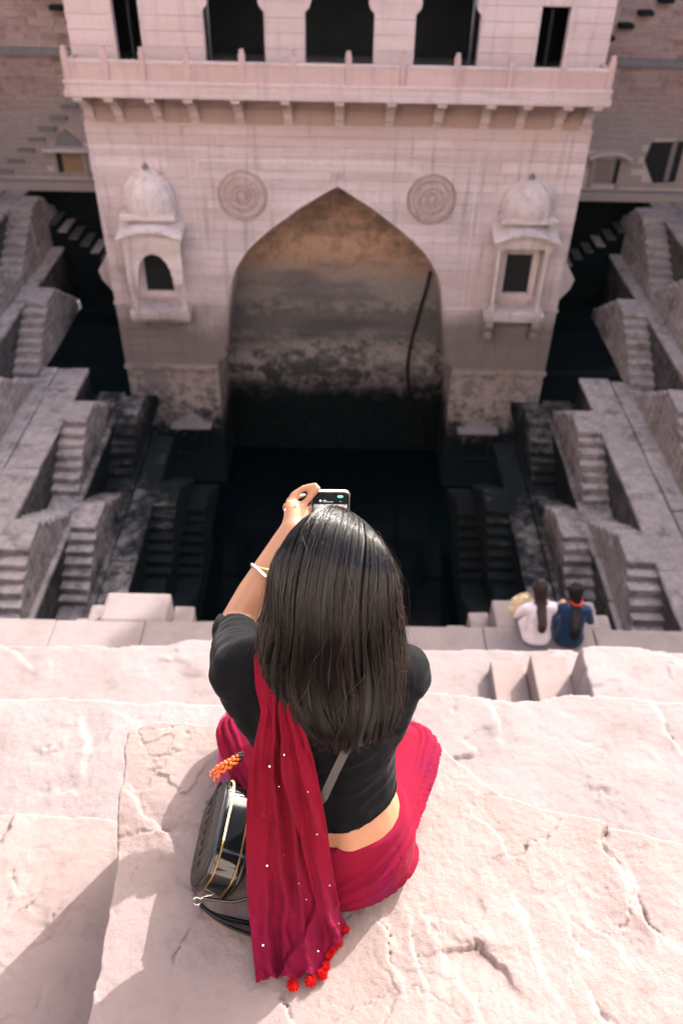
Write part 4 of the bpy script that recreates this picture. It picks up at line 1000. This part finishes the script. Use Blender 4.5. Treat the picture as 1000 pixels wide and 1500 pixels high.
# blouse: torso down to the bare waist, both sleeves to just above the elbow
dl, tl = seg_dist(V, SL, EL); drr, tr = seg_dist(V, SR, ER); dfl, tf = seg_dist(V, EL, WRL); dfr, _ = seg_dist(V, ER, WRR)
dt, tt_ = seg_dist(V, (0, .9, .1), (-.034, .98, .53))
hem = .222+.022*np.clip((V[:, 0]-.03)/.1, -1, 1)+.012*(V[:, 1] > .92)
armL = (dl < .07) & (tl < .97) & ~((dfl < .06) & (tf > .04)); armR = (drr < .07) & (tr < .98)
tors = (V[:, 2] > hem) & (V[:, 2] < .565) & (V[:, 1] < 1.1) & (np.abs(V[:, 0]+.03) < .3)
mask = (tors & (dfl > .05) & (dfr > .05)) | armL | armR
def bfold(W):
    d = .0035*fbm(W[:, 0]*14, W[:, 1]*14, W[:, 2]*22, 3, seed=3)+.0035*(1-2*np.abs(fbm(W[:, 0]*9+W[:, 2]*12, W[:, 1]*7, W[:, 2]*26-W[:, 0]*14, 2, seed=5)))
    e, t = seg_dist(W, SL, EL); d += np.where(e < .075, .004*fbm(t*16+4*W[:, 0], W[:, 1]*9, W[:, 2]*5, 2, seed=9)*np.clip(t*1.8, 0, 1), 0)
    d += np.where((W[:, 2] < .36), .0022*fbm(W[:, 0]*5, W[:, 1]*5, W[:, 2]*55, 2, seed=6), 0)
    return d
bl_me = extract(body_me, mask, 'blouse', .0065, bfold); smooth_np(bl_me, 2)
V, N = get_np(bl_me); hm = .222+.022*np.clip((V[:, 0]-.03)/.1, -1, 1)+.006; lo_ = (V[:, 2] < hm+.006) & (V[:, 1] < .96); V[lo_, 2] = hm[lo_]; set_co(bl_me, V)
blo = wl(link('blouse', bl_me, woman, MAT['blouse'])); sm = blo.modifiers.new('t', 'SOLIDIFY'); sm.thickness = .003; sm.offset = -1
# wrap skirt over hips and crossed legs, with gathered folds sweeping round the hip
mb = MB()
rings(mb, [(0, .89, -.005, .158, .126), (0, .89, .04, .176, .133), (.0, .891, .09, .174, .131), (.0, .897, .125, .163, .12), (-.002, .901, .15, .156, .113), (-.003, .904, .176, .147, .107)])
for sx, k in ((-1, (-.212, 1.12, .082)), (1, (.168, 1.085, .085))):
    seg_tube(mb, [(sx*.08, .91, .092), k], [.094, .068]); seg_tube(mb, [k, (0, 1.17, .06)], [.068, .06])
mb.box(-.2, .16, .9, 1.15, 0.0, .11)
sk_me = remesh(mb, 'wrap_skirt', .005, 8); V, N = get_np(sk_me)
ax_ = np.where(V[:, 0] > 0, V[:, 0]-.5*(V[:, 1]-.91), -V[:, 0]-.7*(V[:, 1]-.91)); s_ = V[:, 2]*1.0-.42*ax_+.012*fbm(V[:, 0]*7, V[:, 1]*7, V[:, 2]*7, 3, seed=8)
w1 = vnoise(s_*36, V[:, 0]*1.6, V[:, 1]*1.6, seed=12); w3 = vnoise(s_*85, V[:, 0]*2.2, V[:, 1]*2.2, seed=14); w2 = fbm(s_*95, V[:, 0]*4, V[:, 1]*4, 2, seed=13)
rid = 1-np.abs(w1)*2; d = .0075*np.sin(7*w1+.8*w2)+.001*np.sin(5*w3)
amp = np.clip((V[:, 2]+.0)/.045, 0, 1)*(1-.75*np.clip((V[:, 2]-.115)/.04, 0, 1)); V2 = V+N*(d*amp)[:, None]; V2[:, 2] = np.maximum(V2[:, 2], -.004)
set_co(sk_me, V2); wl(link('wrap_skirt', sk_me, woman, MAT['sari']))
# bunched magenta cloth over the left knee, border on the right knee
mb = MB(); 
for c, r in (((-.245, 1.15, .06), (.03, .045, .055)), ((-.228, 1.18, .07), (.035, .028, .05)), ((-.24, 1.09, .045), (.035, .045, .045)), ((-.215, 1.03, .045), (.05, .07, .05))): ellipsoid(mb, c, r)
kb = remesh(mb, 'knee_drape', .004, 4); V, N = get_np(kb); d = .010*(1-2*np.abs(fbm(V[:, 0]*26+V[:, 2]*14, V[:, 1]*12, V[:, 2]*9, 2, seed=41))); set_co(kb, V+N*d[:, None]); wl(link('knee_drape', kb, woman, MAT['knee_cloth']))
# dupatta hanging from the left shoulder down the back on to the slab
rows = [((-.135, 1.045, .50), (-.055, 1.06, .49)), ((-.145, 1.0, .562), (-.062, 1.005, .585)), ((-.148, .945, .568), (-.064, .94, .592)), ((-.143, .905, .545), (-.06, .895, .565))]
def rowpx(l, r, py, y): return (tuple(at(l, py, y=y)), tuple(at(r, py, y=y)))
rows += [rowpx(383, 432, 1040, .872), rowpx(376, 449, 1075, .851), rowpx(367, 461, 1115, .832), rowpx(362, 471, 1165, .812), rowpx(361, 480, 1220, .79), rowpx(361, 488, 1275, .766), rowpx(364, 497, 1325, .737)]
nu, L0 = 70, len(rows)
A = np.array([r[0] for r in rows]); B = np.array([r[1] for r in rows])
tt = np.linspace(0, L0-1, 130); ker = np.hanning(9); ker /= ker.sum()
def resamp(Z):
    o = np.stack([np.interp(tt, np.arange(L0), Z[:, j]) for j in range(3)], 1)
    p = np.concatenate([np.repeat(o[:1], 4, 0), o, np.repeat(o[-1:], 4, 0)]); return np.stack([np.convolve(p[:, j], ker, 'valid') for j in range(3)], 1)
A, B = resamp(A), resamp(B); U = np.linspace(0, 1, nu)
G = A[:, None]*(1-U)[None, :, None]+B[:, None]*U[None, :, None]
endpy = np.interp(U, [0, .12, .3, .5, .7, .8, .82, .9, 1], [1441, 1438, 1432, 1436, 1428, 1420, 1398, 1385, 1358]); endpx = np.interp(U, [0, .5, .8, .82, 1], [375, 428, 482, 482, 511])
nl = 50; Lr = []
last = G[-1]
for j in range(1, nl+1):
    f_ = j/nl; row = []
    for i in range(nu):
        p0 = last[i]; pe = np.array(at(endpx[i], endpy[i], z=.012)); q = p0*(1-f_)+pe*f_; q[2] = max(.012, p0[2]*(1-f_)**1.7+.012*f_); row.append(q)
    Lr.append(row)
G = np.concatenate([G, np.array(Lr)], 0); nr = len(G)
T_ = np.linspace(0, 1, nr)[:, None]*np.ones((1, nu)); UU = np.ones((nr, 1))*U[None]
fold = lambda c, w, a: a*np.exp(-((UU-c(T_))/w)**2)
nz = lambda sd, f: fbm(T_*f, UU*1.2, oct=3, seed=sd)
UU2 = UU+.09*nz(201, 3.0)+.05*nz(202, 7.0)
ffold = lambda c, w, a, sd: a*np.exp(-((UU2-c)/w)**2)*np.clip(.6+1.3*nz(sd, 3.5), 0, 1.5)
dsp = sum(ffold(c, w, a, 210+i) for i, (c, w, a) in enumerate(((.08, .05, .008), (.2, .04, .012), (.31, .06, -.009), (.4, .035, .013), (.5, .05, -.008), (.58, .03, .010), (.72, .05, -.010), (.83, .04, .011), (.93, .05, -.006))))
ed = .50+.2*np.clip((T_-.35)/.35, 0, 1)-.42*np.clip((T_-.72)/.28, 0, 1); q_ = UU2-ed
dsp += .013*np.clip((T_-.3)/.12, 0, 1)*np.exp(-np.clip(q_, 0, 1)/.16)*(q_ > 0)*np.clip(q_/.012, 0, 1)
dsp += .0045*(1-2*np.abs(fbm(UU*6+T_*5, T_*9-UU*5, oct=4, seed=72)))+.004*fbm(UU*4, T_*6, oct=3, seed=73)
du = np.gradient(G, axis=1); dv = np.gradient(G, axis=0); Nn = np.cross(dv, du); Nn /= np.linalg.norm(Nn, axis=2, keepdims=True)+1e-9
if Nn[60, 30] @ (CP-G[60, 30]) < 0: Nn = -Nn
dsp *= np.clip((T_-.16)/.22, .12, 1)
G = G+Nn*(1.5*dsp+.006*np.clip(1-T_*2, 0, 1))[..., None]; G[..., 2] = np.maximum(G[..., 2], .009+.004*np.sin(UU*40))
idx = np.arange(nr*nu).reshape(nr, nu)
me = mesh_np('dupatta', G.reshape(-1, 3), np.stack([idx[:-1, :-1], idx[:-1, 1:], idx[1:, 1:], idx[1:, :-1]], -1).reshape(-1, 4))
dup = wl(link('dupatta', me, woman, MAT['dupatta'])); sm = dup.modifiers.new('t', 'SOLIDIFY'); sm.thickness = .0018; sm.offset = 0
# sequins: silver discs sewn on the cloth, pompoms along the hem
def disc(name, c, nrm, r, mat, parent):
    q = Vector(nrm).to_track_quat('Z', 'Y').to_matrix(); m = MB(); vs = [(r*math.cos(a*math.pi/4), r*math.sin(a*math.pi/4)) for a in range(8)]
    m.prism(vs, -.0004, .0006, 'z'); bmesh.ops.transform(m.bm, matrix=Matrix.Translation(c) @ q.to_4x4(), verts=m.bm.verts); return m.build(name, mat, parent)
for px, py in ((415, 1105), (408, 1150), (450, 1158), (395, 1122), (388, 1195), (465, 1222), (415, 1250), (483, 1297), (448, 1318), (494, 1352), (465, 1393), (386, 1385), (438, 1292), (391, 1265)):
    k_ = None; best = 1e9
    r_ = fw+RT*((px-500)/FPX)+UP*((750-py)/FPX); r_ /= np.linalg.norm(r_)
    w_ = G.reshape(-1, 3)-CP; dd = np.linalg.norm(w_-np.outer(w_@r_, r_), axis=1); i_ = int(np.argmin(dd)); n_ = Nn.reshape(-1, 3)[i_]
    n_ = n_+rng.normal(0, .25, 3); disc('sequin', G.reshape(-1, 3)[i_]+Nn.reshape(-1, 3)[i_]*.002, n_, .0019, MAT['sequin'], dup)
def pompom(c, r, parent, seed):
    g = np.random.default_rng(seed); n = 420; d = g.normal(0, 1, (n, 3)); d /= np.linalg.norm(d, axis=1, keepdims=True)
    u = np.linspace(0, 1, 4)[None, :, None]; P = np.array(c)+d[:, None]*(r*(.25+.75*u)*g.uniform(.8, 1.15, (n, 1, 1)))+g.normal(0, .0009, (n, 1, 3))*u
    me = strands_mesh('pompom', P, np.full((n, 4), r*.075)*np.array([1, 1, .8, .3])); m = MB(); m.ball(c, r*.72, 2); core = m.mesh('core')
    bm = bmesh.new(); bm.from_mesh(me); bm.from_mesh(core); bm.to_mesh(me); bm.free(); o = link('pompom', me, parent, MAT['pompom']); return o
for i, (px, py, r) in enumerate(((429, 1443, .0125), (455, 1437, .0115), (472, 1427, .0115), (477, 1416, .009), (481, 1398, .0105), (487, 1389, .0105), (495, 1380, .011), (505, 1362, .010))): pompom(at(px, py, z=.012), r, dup, 30+i)
# hair
TAB = [(-.014, 1.10, .757, .035, .05, 85), (-.014, 1.075, .738, .078, .088, 80), (-.014, 1.05, .725, .098, .107, 62), (-.013, 1.037, .71, .109, .119, 42), (-.012, 1.03, .69, .114, .13, 22), (-.012, 1.02, .655, .119, .132, 8),
       (-.013, 1.005, .62, .126, .126, 3), (-.014, .985, .585, .132, .117, 0), (-.012, .962, .55, .134, .107, 0), (-.006, .942, .52, .128, .098, 0), (.0, .927, .492, .116, .09, 0), (.006, .916, .466, .10, .08, 0), (.01, .912, .448, .082, .068, 0)]
hr_ = hair(woman, TAB, 16000, 18, 2.2, MAT['hair'], .00036, MAT['hair_shell'], 3, .22, 230, 1.0, 2.0, .05, .8)
wl(hr_)
# bangle, watch, rings
def ring_at(c, axis, r, t, name, mat, parent, n=28):
    q = Vector(axis).to_track_quat('Z', 'Y').to_matrix(); pts = [Vector(c)+q@Vector((r*math.cos(2*math.pi*k/n), r*math.sin(2*math.pi*k/n), 0)) for k in range(n+1)]
    m = MB(); m.tube(pts, t, 8, False); return m.build(name, mat, parent, True)
fa = Vector(WRL)-Vector(EL)
bpos = Vector(EL)+fa*.52
ba = wl(ring_at(Vector(EL)+fa*.50, fa+Vector((.05, 0, -.04)), .0375, .0032, 'bangle', MAT['steel'], woman)); wl(ring_at(Vector(EL)+fa*.565, fa+Vector((-.06, .02, .02)), .0355, .0028, 'bangle', MAT['gold'], woman))
side = (fa.normalized().cross(Vector(fw))).normalized()
m = MB(); m.ball((0, 0, 0), .016, 2, (1, 1, .55)); wl(m.build('bangle_charm', MAT['steel'], woman, True, Vector(EL)+fa*.56+side*(-.036)))
rf = (fing[2][1]-fing[2][0]); wl(ring_at(fing[2][0].lerp(fing[2][1], .25), rf, .0108, .0011, 'finger_ring', MAT['gold'], woman))
rf = (fing[0][1]-fing[0][0]); wl(ring_at(fing[0][0].lerp(fing[0][1], -.35), rf, .0135, .001, 'finger_ring', MAT['gold'], woman))
m = MB(); m.ball((0, 0, 0), .0028, 2); wl(m.build('ring_stone', MAT['sequin'], woman, True, hp(417.5, 747, 1.362)))

# ------------------------------------------------------------------ phone
ph = empty('phone', tuple(at(484, 762, y=1.405))); tag(ph, 'smartphone with a silver frame and lit camera screen held in raised hands', 'phone')
c0 = at(484, 720, y=1.41)
ph.location = c0; ph.rotation_euler = (math.radians(-12), 0, math.radians(0.5))
def rrect(w_, h_, r, n=6):
    p = []
    for cx, cy, a0 in ((w_/2-r, -r, 0), (-w_/2+r, -r, 90), (-w_/2+r, -h_+r, 180), (w_/2-r, -h_+r, 270)):
        for i in range(n+1): a = math.radians(a0+90*i/n); p.append((cx+r*math.cos(a), cy+r*math.sin(a)))
    return p
PW, PH_ = .086, .168
m = MB(); m.prism(rrect(PW, PH_, .012), 0, .0095); m.build('frame', plain('phone_silver_edge', (.62, .6, .6), .25, .9), ph)
scr = NT('phone_screen_glass'); scr.b.inputs['Emission Strength'].default_value = 0; MAT['screen'] = scr.done((.012, .016, .018), .08, .5)
def sheet(poly, y, name, mat, par):
    me = mesh_pd(name, [(a, y, b) for a, b in poly], [tuple(range(len(poly)))]); return link(name, me, par, mat)
s_ = sheet([(a*.93, b*.965-.003) for a, b in rrect(PW, PH_, .010)], -.0006, 'screen', MAT['screen'], ph)
def emit(name, col, st):
    k = NT(name); k.put(k.b.inputs['Emission Color'], col); k.b.inputs['Emission Strength'].default_value = st; return k.done(tuple(.4*x for x in col), .3, .3)
rc = lambda x0, x1, z0, z1: [(x0, z0), (x1, z0), (x1, z1), (x0, z1)]
sheet([(.0215+.0065*math.cos(a), -.0115+.003*math.sin(a)) for a in np.linspace(0, 6.1, 16)], -.0011, 'status_pill', emit('green_pill', (.06, .5, .22), 1.0), s_)
sheet([(-.022+.0022*math.cos(a), -.0225+.0022*math.sin(a)) for a in np.linspace(0, 5.9, 12)], -.0011, 'avatar_dot', emit('white_dot', (.8, .8, .8), .9), s_)
gl = emit('grey_text_line', (.3, .32, .34), .6)
sheet(rc(-.016, -.009, -.0225, -.0208), -.0011, 'text_line', gl, s_); sheet(rc(-.016, .006, -.0255, -.0244), -.0011, 'text_line', gl, s_); sheet(rc(.02, .024, -.0245, -.0232), -.0011, 'text_line', gl, s_)
k = NT('live_preview'); g1 = k.noise(160, 4); cc = k.mix(k.ramp(g1, .4, .6), (.12, .13, .14), (.42, .36, .34)); k.put(k.b.inputs['Emission Color'], cc); k.b.inputs['Emission Strength'].default_value = .5; pv = k.done((.02, .02, .02), .1, .5)
sheet(rc(-.037, .037, -.14, -.031), -.0011, 'preview_image', pv, s_)
dkm = emit('dark_arch_preview', (.02, .025, .03), .3)
sheet([(-.012, -.1), (.014, -.1), (.014, -.06), (.001, -.042), (-.012, -.06)], -.0015, 'preview_arch', dkm, s_)

# ------------------------------------------------------------------ shoulder bag
bag = empty('shoulder_bag', (-.262, .885, 0)); tag(bag, 'black glossy patent shoulder bag with gold zips and tassel beside the seated person', 'bag'); bag.rotation_euler = (0, math.radians(24), math.radians(-3))
def bagprof(sc=1.0, n=7):      # rounded outline in (y,z), taller at the back
    L, Hh, r = .212*sc, .162*sc, .058*sc; p = []
    for cy, cz, a0 in ((L/2-r, Hh-r, 0), (-L/2+r, Hh-r-.012, 90), (-L/2+r, r*.9, 180), (L/2-r, r*.9, 270)):
        for i in range(n): a = math.radians(a0+90*i/(n-1)); p.append((cy+r*math.cos(a), cz+r*.9*math.sin(a)))
    return p
def loft_x(mb, secs):
    R = []
    for x, prof in secs: R.append([mb.bm.verts.new((x, y, z)) for y, z in prof])
    n = len(R[0])
    for a, b in zip(R, R[1:]):
        for k in range(n): mb.bm.faces.new((a[k], a[(k+1) % n], b[(k+1) % n], b[k]))
    mb.bm.faces.new(R[0]); mb.bm.faces.new(R[-1][::-1])
cz0 = .08
def insc(p, d): return [(y*(1-d/.1), cz0+(z-cz0)*(1-d/.075)) for y, z in p]
BP = bagprof()
m = MB(); loft_x(m, [(-.034, insc(BP, .002)), (-.03, BP), (-.02, insc(BP, .0015)), (0, insc(BP, .0008)), (.02, insc(BP, .0015)), (.03, BP), (.034, insc(BP, .002))]); gus = m.build('gusset', MAT['patent'], bag, True)
for sx in (-1, 1):
    m = MB(); secs = []
    for q in range(7):
        t = q/6; secs.append((sx*(.034+.012*math.sin(t*math.pi/2)), insc(BP, .003+.028*t**2)))
    loft_x(m, secs); fp = m.build('side_panel', MAT['quilt'], bag, True)
    for q in range(9):                                    # chevron quilting ribs
        y0 = -.095+q*.0225; m = MB()
        pts = [(sx*.0445, y0+.03, cz0-.045), (sx*.0470, y0, cz0), (sx*.0445, y0+.03, cz0+.045)]
        pts = [p for p in pts if abs(p[1]) < .095]
        if len(pts) >= 2: m.tube(pts, .0035, 6); m.build('quilt_rib', MAT['quilt'], fp, True)
    # zip: brass tape and teeth round the gusset edge
    zp = [(sx*.0205, y, z) for y, z in insc(BP, -.0006)]; m = MB(); m.tube(zp+[zp[0]], .0013, 6, False); zo = m.build('zip', MAT['gold'], bag, True)
    m = MB(); n_ = 0
    for a, b in zip(zp, zp[1:]+zp[:1]):
        a, b = Vector(a), Vector(b); L = (b-a).length
        for t in range(max(1, int(L/.0035))): c = a.lerp(b, t*.0035/L); m.box(c.x-.002, c.x+.002, c.y-.0008, c.y+.0008, c.z-.0008, c.z+.0018)
    to = m.build('zip_teeth', MAT['gold'], zo); to['kind'] = 'stuff'
    m = MB(); zp = [(sx*.031, y, z) for y, z in insc(BP, -.0015)]; m.tube(zp+[zp[0]], .0022, 6, False); m.build('piping', MAT['patent'], bag, True)
# tassel, its ring and the braided cord
binv = bag.matrix_basis.inverted()
def bl_(p): return binv @ Vector(p)
r0 = at(289, 1320, z=.028)
m = MB(); m.tube([bl_(r0+Vector((.008*math.cos(a), .004*math.sin(a), .008*math.sin(a)))) for a in np.linspace(0, 6.3, 17)], .0013, 6, False); tr = m.build('tassel_ring', MAT['steel'], bag, True)
m = MB(); m.tube([bl_(r0), bl_(at(300, 1313, z=.04)), bl_(at(318, 1309, z=.04))], .0018, 6); m.build('zip_pull', MAT['steel'], bag, True)
P = []
for i in range(95):
    a, b = rng.normal(0, 1, 2); e = at(372+rng.normal(0, 4), 1360+a*5, z=.008+.006*abs(b)); c = at(325, 1350+a*4, z=.014+.008*abs(b)); s0 = at(294, 1326, z=.03)+Vector((0, 0, .002*b)); mid = at(305, 1338, z=.024+.004*b)
    ps = [s0, mid, c, e]; P.append([[(1-t)**3*s0[j]+3*(1-t)**2*t*mid[j]+3*(1-t)*t*t*c[j]+t**3*e[j] for j in range(3)] for t in np.linspace(0, 1, 10)])
P = np.array([[list(bl_(q)) for q in r] for r in P]); o = link('tassel', strands_mesh('tassel', P, np.full(P.shape[:2], .0031), 5), bag, plain('black_leather_fringe', (.004, .004, .0045), .5, spec=.25))
m = MB()
cord = [at(300, 1316, z=.05), at(320, 1319, z=.045), at(342, 1321, z=.04), at(362, 1316, z=.045)]
for i in range(24):
    t = i/23*2.999; j = int(t); c = cord[j].lerp(cord[j+1], t-j); m.ball(bl_(c), .0038, 1, (1.2, 1, .8))
m.build('braided_cord', MAT['patent'], bag, True)
# amber bead tassel at the strap root
pth = [at(313, 1137, z=.15), at(322, 1127, z=.165), at(334, 1120, z=.17), at(346, 1112, z=.17), at(353, 1106, z=.17)]
for i in range(60):
    t = i/60*3.999; j = int(t); c = pth[j].lerp(pth[j+1], t-j); a = i*2.4; rr = .0085*(1-.35*i/60)
    if i % 1 == 0:
        m = MB(); m.ball((0, 0, 0), .0042, 1); mt = MAT['amber'] if i < 46 else MAT['patent']
        m.build('bead', mt, bag, True, bl_(c+Vector((rr*math.cos(a), rr*.7*math.sin(a), rr*math.sin(a)))))
# webbing strap up the back
sp = [bl_(p) for p in (at(348, 1110, z=.165), at(420, 1230, y=.803), at(474, 1168, y=.812), at(490, 1133, y=.831), at(507, 1098, y=.85), at(518, 1075, y=.872))]
m = MB(); R_ = []
for i, p in enumerate(sp):
    t = (sp[min(i+1, len(sp)-1)]-sp[max(i-1, 0)]).normalized(); wv = t.cross(bl_(CP)-p).normalized()
    R_.append([m.bm.verts.new(p+wv*q) for q in (-.0075, -.006, .006, .0075)])
for v_ in R_[0]: m.bm.verts.remove(v_)
for a, b in zip(R_[1:], R_[2:]):
    for k_ in range(3): m.bm.faces.new((a[k_], a[k_+1], b[k_+1], b[k_]))
so_ = m.build('strap', MAT['strap'], bag); md = so_.modifiers.new('t', 'SOLIDIFY'); md.thickness = .0025; md.offset = 1

# ------------------------------------------------------------------ two people on the ledge below
def seated(name, label, loc, turn, shirt, hairmat, hairtab, tilt, seed, nhair, arms):
    root = empty(name, loc); root.scale = (.94, .94, .94); root.rotation_euler = (0, 0, math.radians(turn)); tag(root, label, 'person')
    mb = MB(); L = tilt
    rings(mb, [(0, 0, .0, .16, .12), (0, 0, .08, .175, .125), (0, .02*L, .2, .14, .1), (0, .05*L, .32, .14, .1), (0, .09*L, .44, .165, .1), (0, .12*L, .53, .13, .075), (0, .14*L, .57, .06, .05)])
    seg_tube(mb, [(0, .14*L, .55), (0, .2*L, .66)], [.05, .05]); hc = (0, .23*L, .74)
    ellipsoid(mb, hc, (.073, .09, .108)); ellipsoid(mb, (0, hc[1]+.04, hc[2]-.05), (.054, .055, .07)); ellipsoid(mb, (0, hc[1]+.095, hc[2]-.03), (.011, .016, .02)); ellipsoid(mb, (0, hc[1]+.085, hc[2]-.07), (.02, .01, .007))
    for sx in (-1, 1): ellipsoid(mb, (sx*.075, hc[1], hc[2]-.01), (.008, .016, .028))
    sh = {}
    for sx, (e, wv) in arms.items():
        S = (sx*.165, .1*L, .5); seg_tube(mb, [(sx*.06, .1*L, .505), S], [.06, .054]); seg_tube(mb, [S, e], [.052, .042]); seg_tube(mb, [e, wv], [.04, .026])
        w_ = Vector(wv); d_ = (w_-Vector(e)).normalized(); sd_ = d_.cross(Vector((0, 0, 1))).normalized()
        seg_tube(mb, [w_, w_+d_*.07], [.026, .03])
        for q in range(4): b0 = w_+d_*.075+sd_*(.02*(q-1.5)); seg_tube(mb, [b0, b0+d_*.035, b0+d_*.055-Vector((0, 0, .02))], [.010, .009, .007], 8)
        b0 = w_+d_*.03-sd_*sx*.03; seg_tube(mb, [b0, b0+d_*.04-sd_*sx*.015], [.011, .009], 8)
    legs = []
    for sx in (-1, 1):
        h_, k_, a_ = (sx*.085, .03, .08), (sx*.11, .42, .1), (sx*.1, .46, -.3); legs += [(h_, k_), (k_, a_)]
        seg_tube(mb, [h_, k_], [.088, .062]); seg_tube(mb, [k_, a_], [.06, .042]); seg_tube(mb, [a_, (sx*.1, .58, -.34)], [.04, .03])
    me = remesh(mb, 'body', .011, 4); link('body', me, root, MAT['skin2']); V, N = get_np(me)
    m_ = (V[:, 2] > .03) & (V[:, 2] < .56) & (np.abs(V[:, 0]) < .2) & (V[:, 1] < .1+.16*L)
    for sx, (e, wv) in arms.items():
        d1, t1 = seg_dist(V, (sx*.165, .1*L, .5), e); d2, t2 = seg_dist(V, e, wv); m_ |= (d1 < .08)&(V[:,2]>.1) | ((d2 < .06) & (t2 < .85) & (t2 > 0))
    fm = lambda W: .012*fbm(W[:, 0]*9, W[:, 1]*9, W[:, 2]*7, 3, seed=seed)+.006
    sm_ = extract(me, m_, 'shirt', .014, fm); smooth_np(sm_, 2); so2 = link('shirt', sm_, root, shirt); md = so2.modifiers.new('t', 'SOLIDIFY'); md.thickness = .008; md.offset = -1
    l_ = np.zeros(len(V), bool)
    for a, b in legs: d1, _ = seg_dist(V, a, b); l_ |= (d1 < .1)
    l_ |= (V[:, 2] < .12) & (np.abs(V[:, 1]) < .2); l_ &= V[:, 2] < .16
    for sx, (e, wv) in arms.items():
        d2, t2 = seg_dist(V, e, wv); dh, _ = seg_dist(V, wv, tuple(Vector(wv)+(Vector(wv)-Vector(e)).normalized()*.15)); l_ &= (d2 > .055) & (dh > .06)
    link('trousers', extract(me, l_, 'trousers', .009), root, MAT['jeans'])
    hair(root, hairtab, nhair, 12, 2.1, hairmat, .0016, MAT['hair_shell'], seed, .5, 20, 0)
    return root
def htab(hy, low, w=.1, n=8, dx=0):
    t = [(0, hy+.06, .80, .03, .045, 85), (0, hy+.04, .77, .072, .095, 75), (0, hy+.02, .75, .088, .115, 50), (0, hy, .72, .092, .115, 20), (0, hy-.01, .67, .085, .11, 5)]
    y = hy-.03
    for i in range(n):
        f_ = (i+1)/n; t.append((dx*f_, hy-.03-.29*min(1, f_*1.6)*hy/.23-.03*f_, .64-(.64-low)*f_, .075*(1-f_)+w*f_, .095-.035*f_, 0))
    return t
seated('person', 'person in a white shirt with long copper-ended hair sitting on the shaded ledge', (2.44, 6.86, -6.0), 3, MAT['shirt_w'], MAT['hair3'], htab(.23, .3, .045), 1.0, 91, 1500,
       {-1: ((-.25, .2, .28), (-.1, .38, .22)), 1: ((.25, .2, .3), (.1, .36, .4))})
seated('person', 'person in a blue top with red-tied black hair sitting on the shaded ledge', (2.84, 6.84, -6.0), -4, MAT['shirt_b'], MAT['hair2'], htab(.24, .2, .05, dx=.03), 1.05, 92, 1500,
       {-1: ((-.25, .2, .27), (-.12, .36, .3)), 1: ((.26, .15, .26), (.12, .36, .28))})
blue = [o for o in bpy.data.objects if o.get('label', '').startswith('person in a blue')][0]
m = MB(); m.tube([(.01+.075*math.cos(a), .15+.09*math.sin(a), .62) for a in np.linspace(0, 6.283, 21)], .011, 8, False); m.build('hair_tie', plain('red_hair_tie', (.5, .03, .02), .7), blue, True)
# cream bag held on the white-shirted person's arm
m = MB(); ellipsoid(m, (0, 0, .12), (.15, .1, .13)); ellipsoid(m, (-.05, -.05, .06), (.13, .08, .08)); me = remesh(m, 'bag_body', .012, 4); V, N = get_np(me); set_co(me, V+N*(.012*fbm(V[:, 0]*12, V[:, 1]*12, V[:, 2]*12, 3))[:, None])
cb = empty('tote_bag', (2.26, 7.12, -5.75)); tag(cb, 'cream cloth bag resting in the lap of the person in white', 'bag'); link('bag_body', me, cb, MAT['cream'])
m = MB(); m.tube([(-.08, 0, .2), (-.06, -.02, .3), (.03, -.02, .32), (.09, 0, .22)], .012, 8); m.build('handle', MAT['cream'], cb, True)
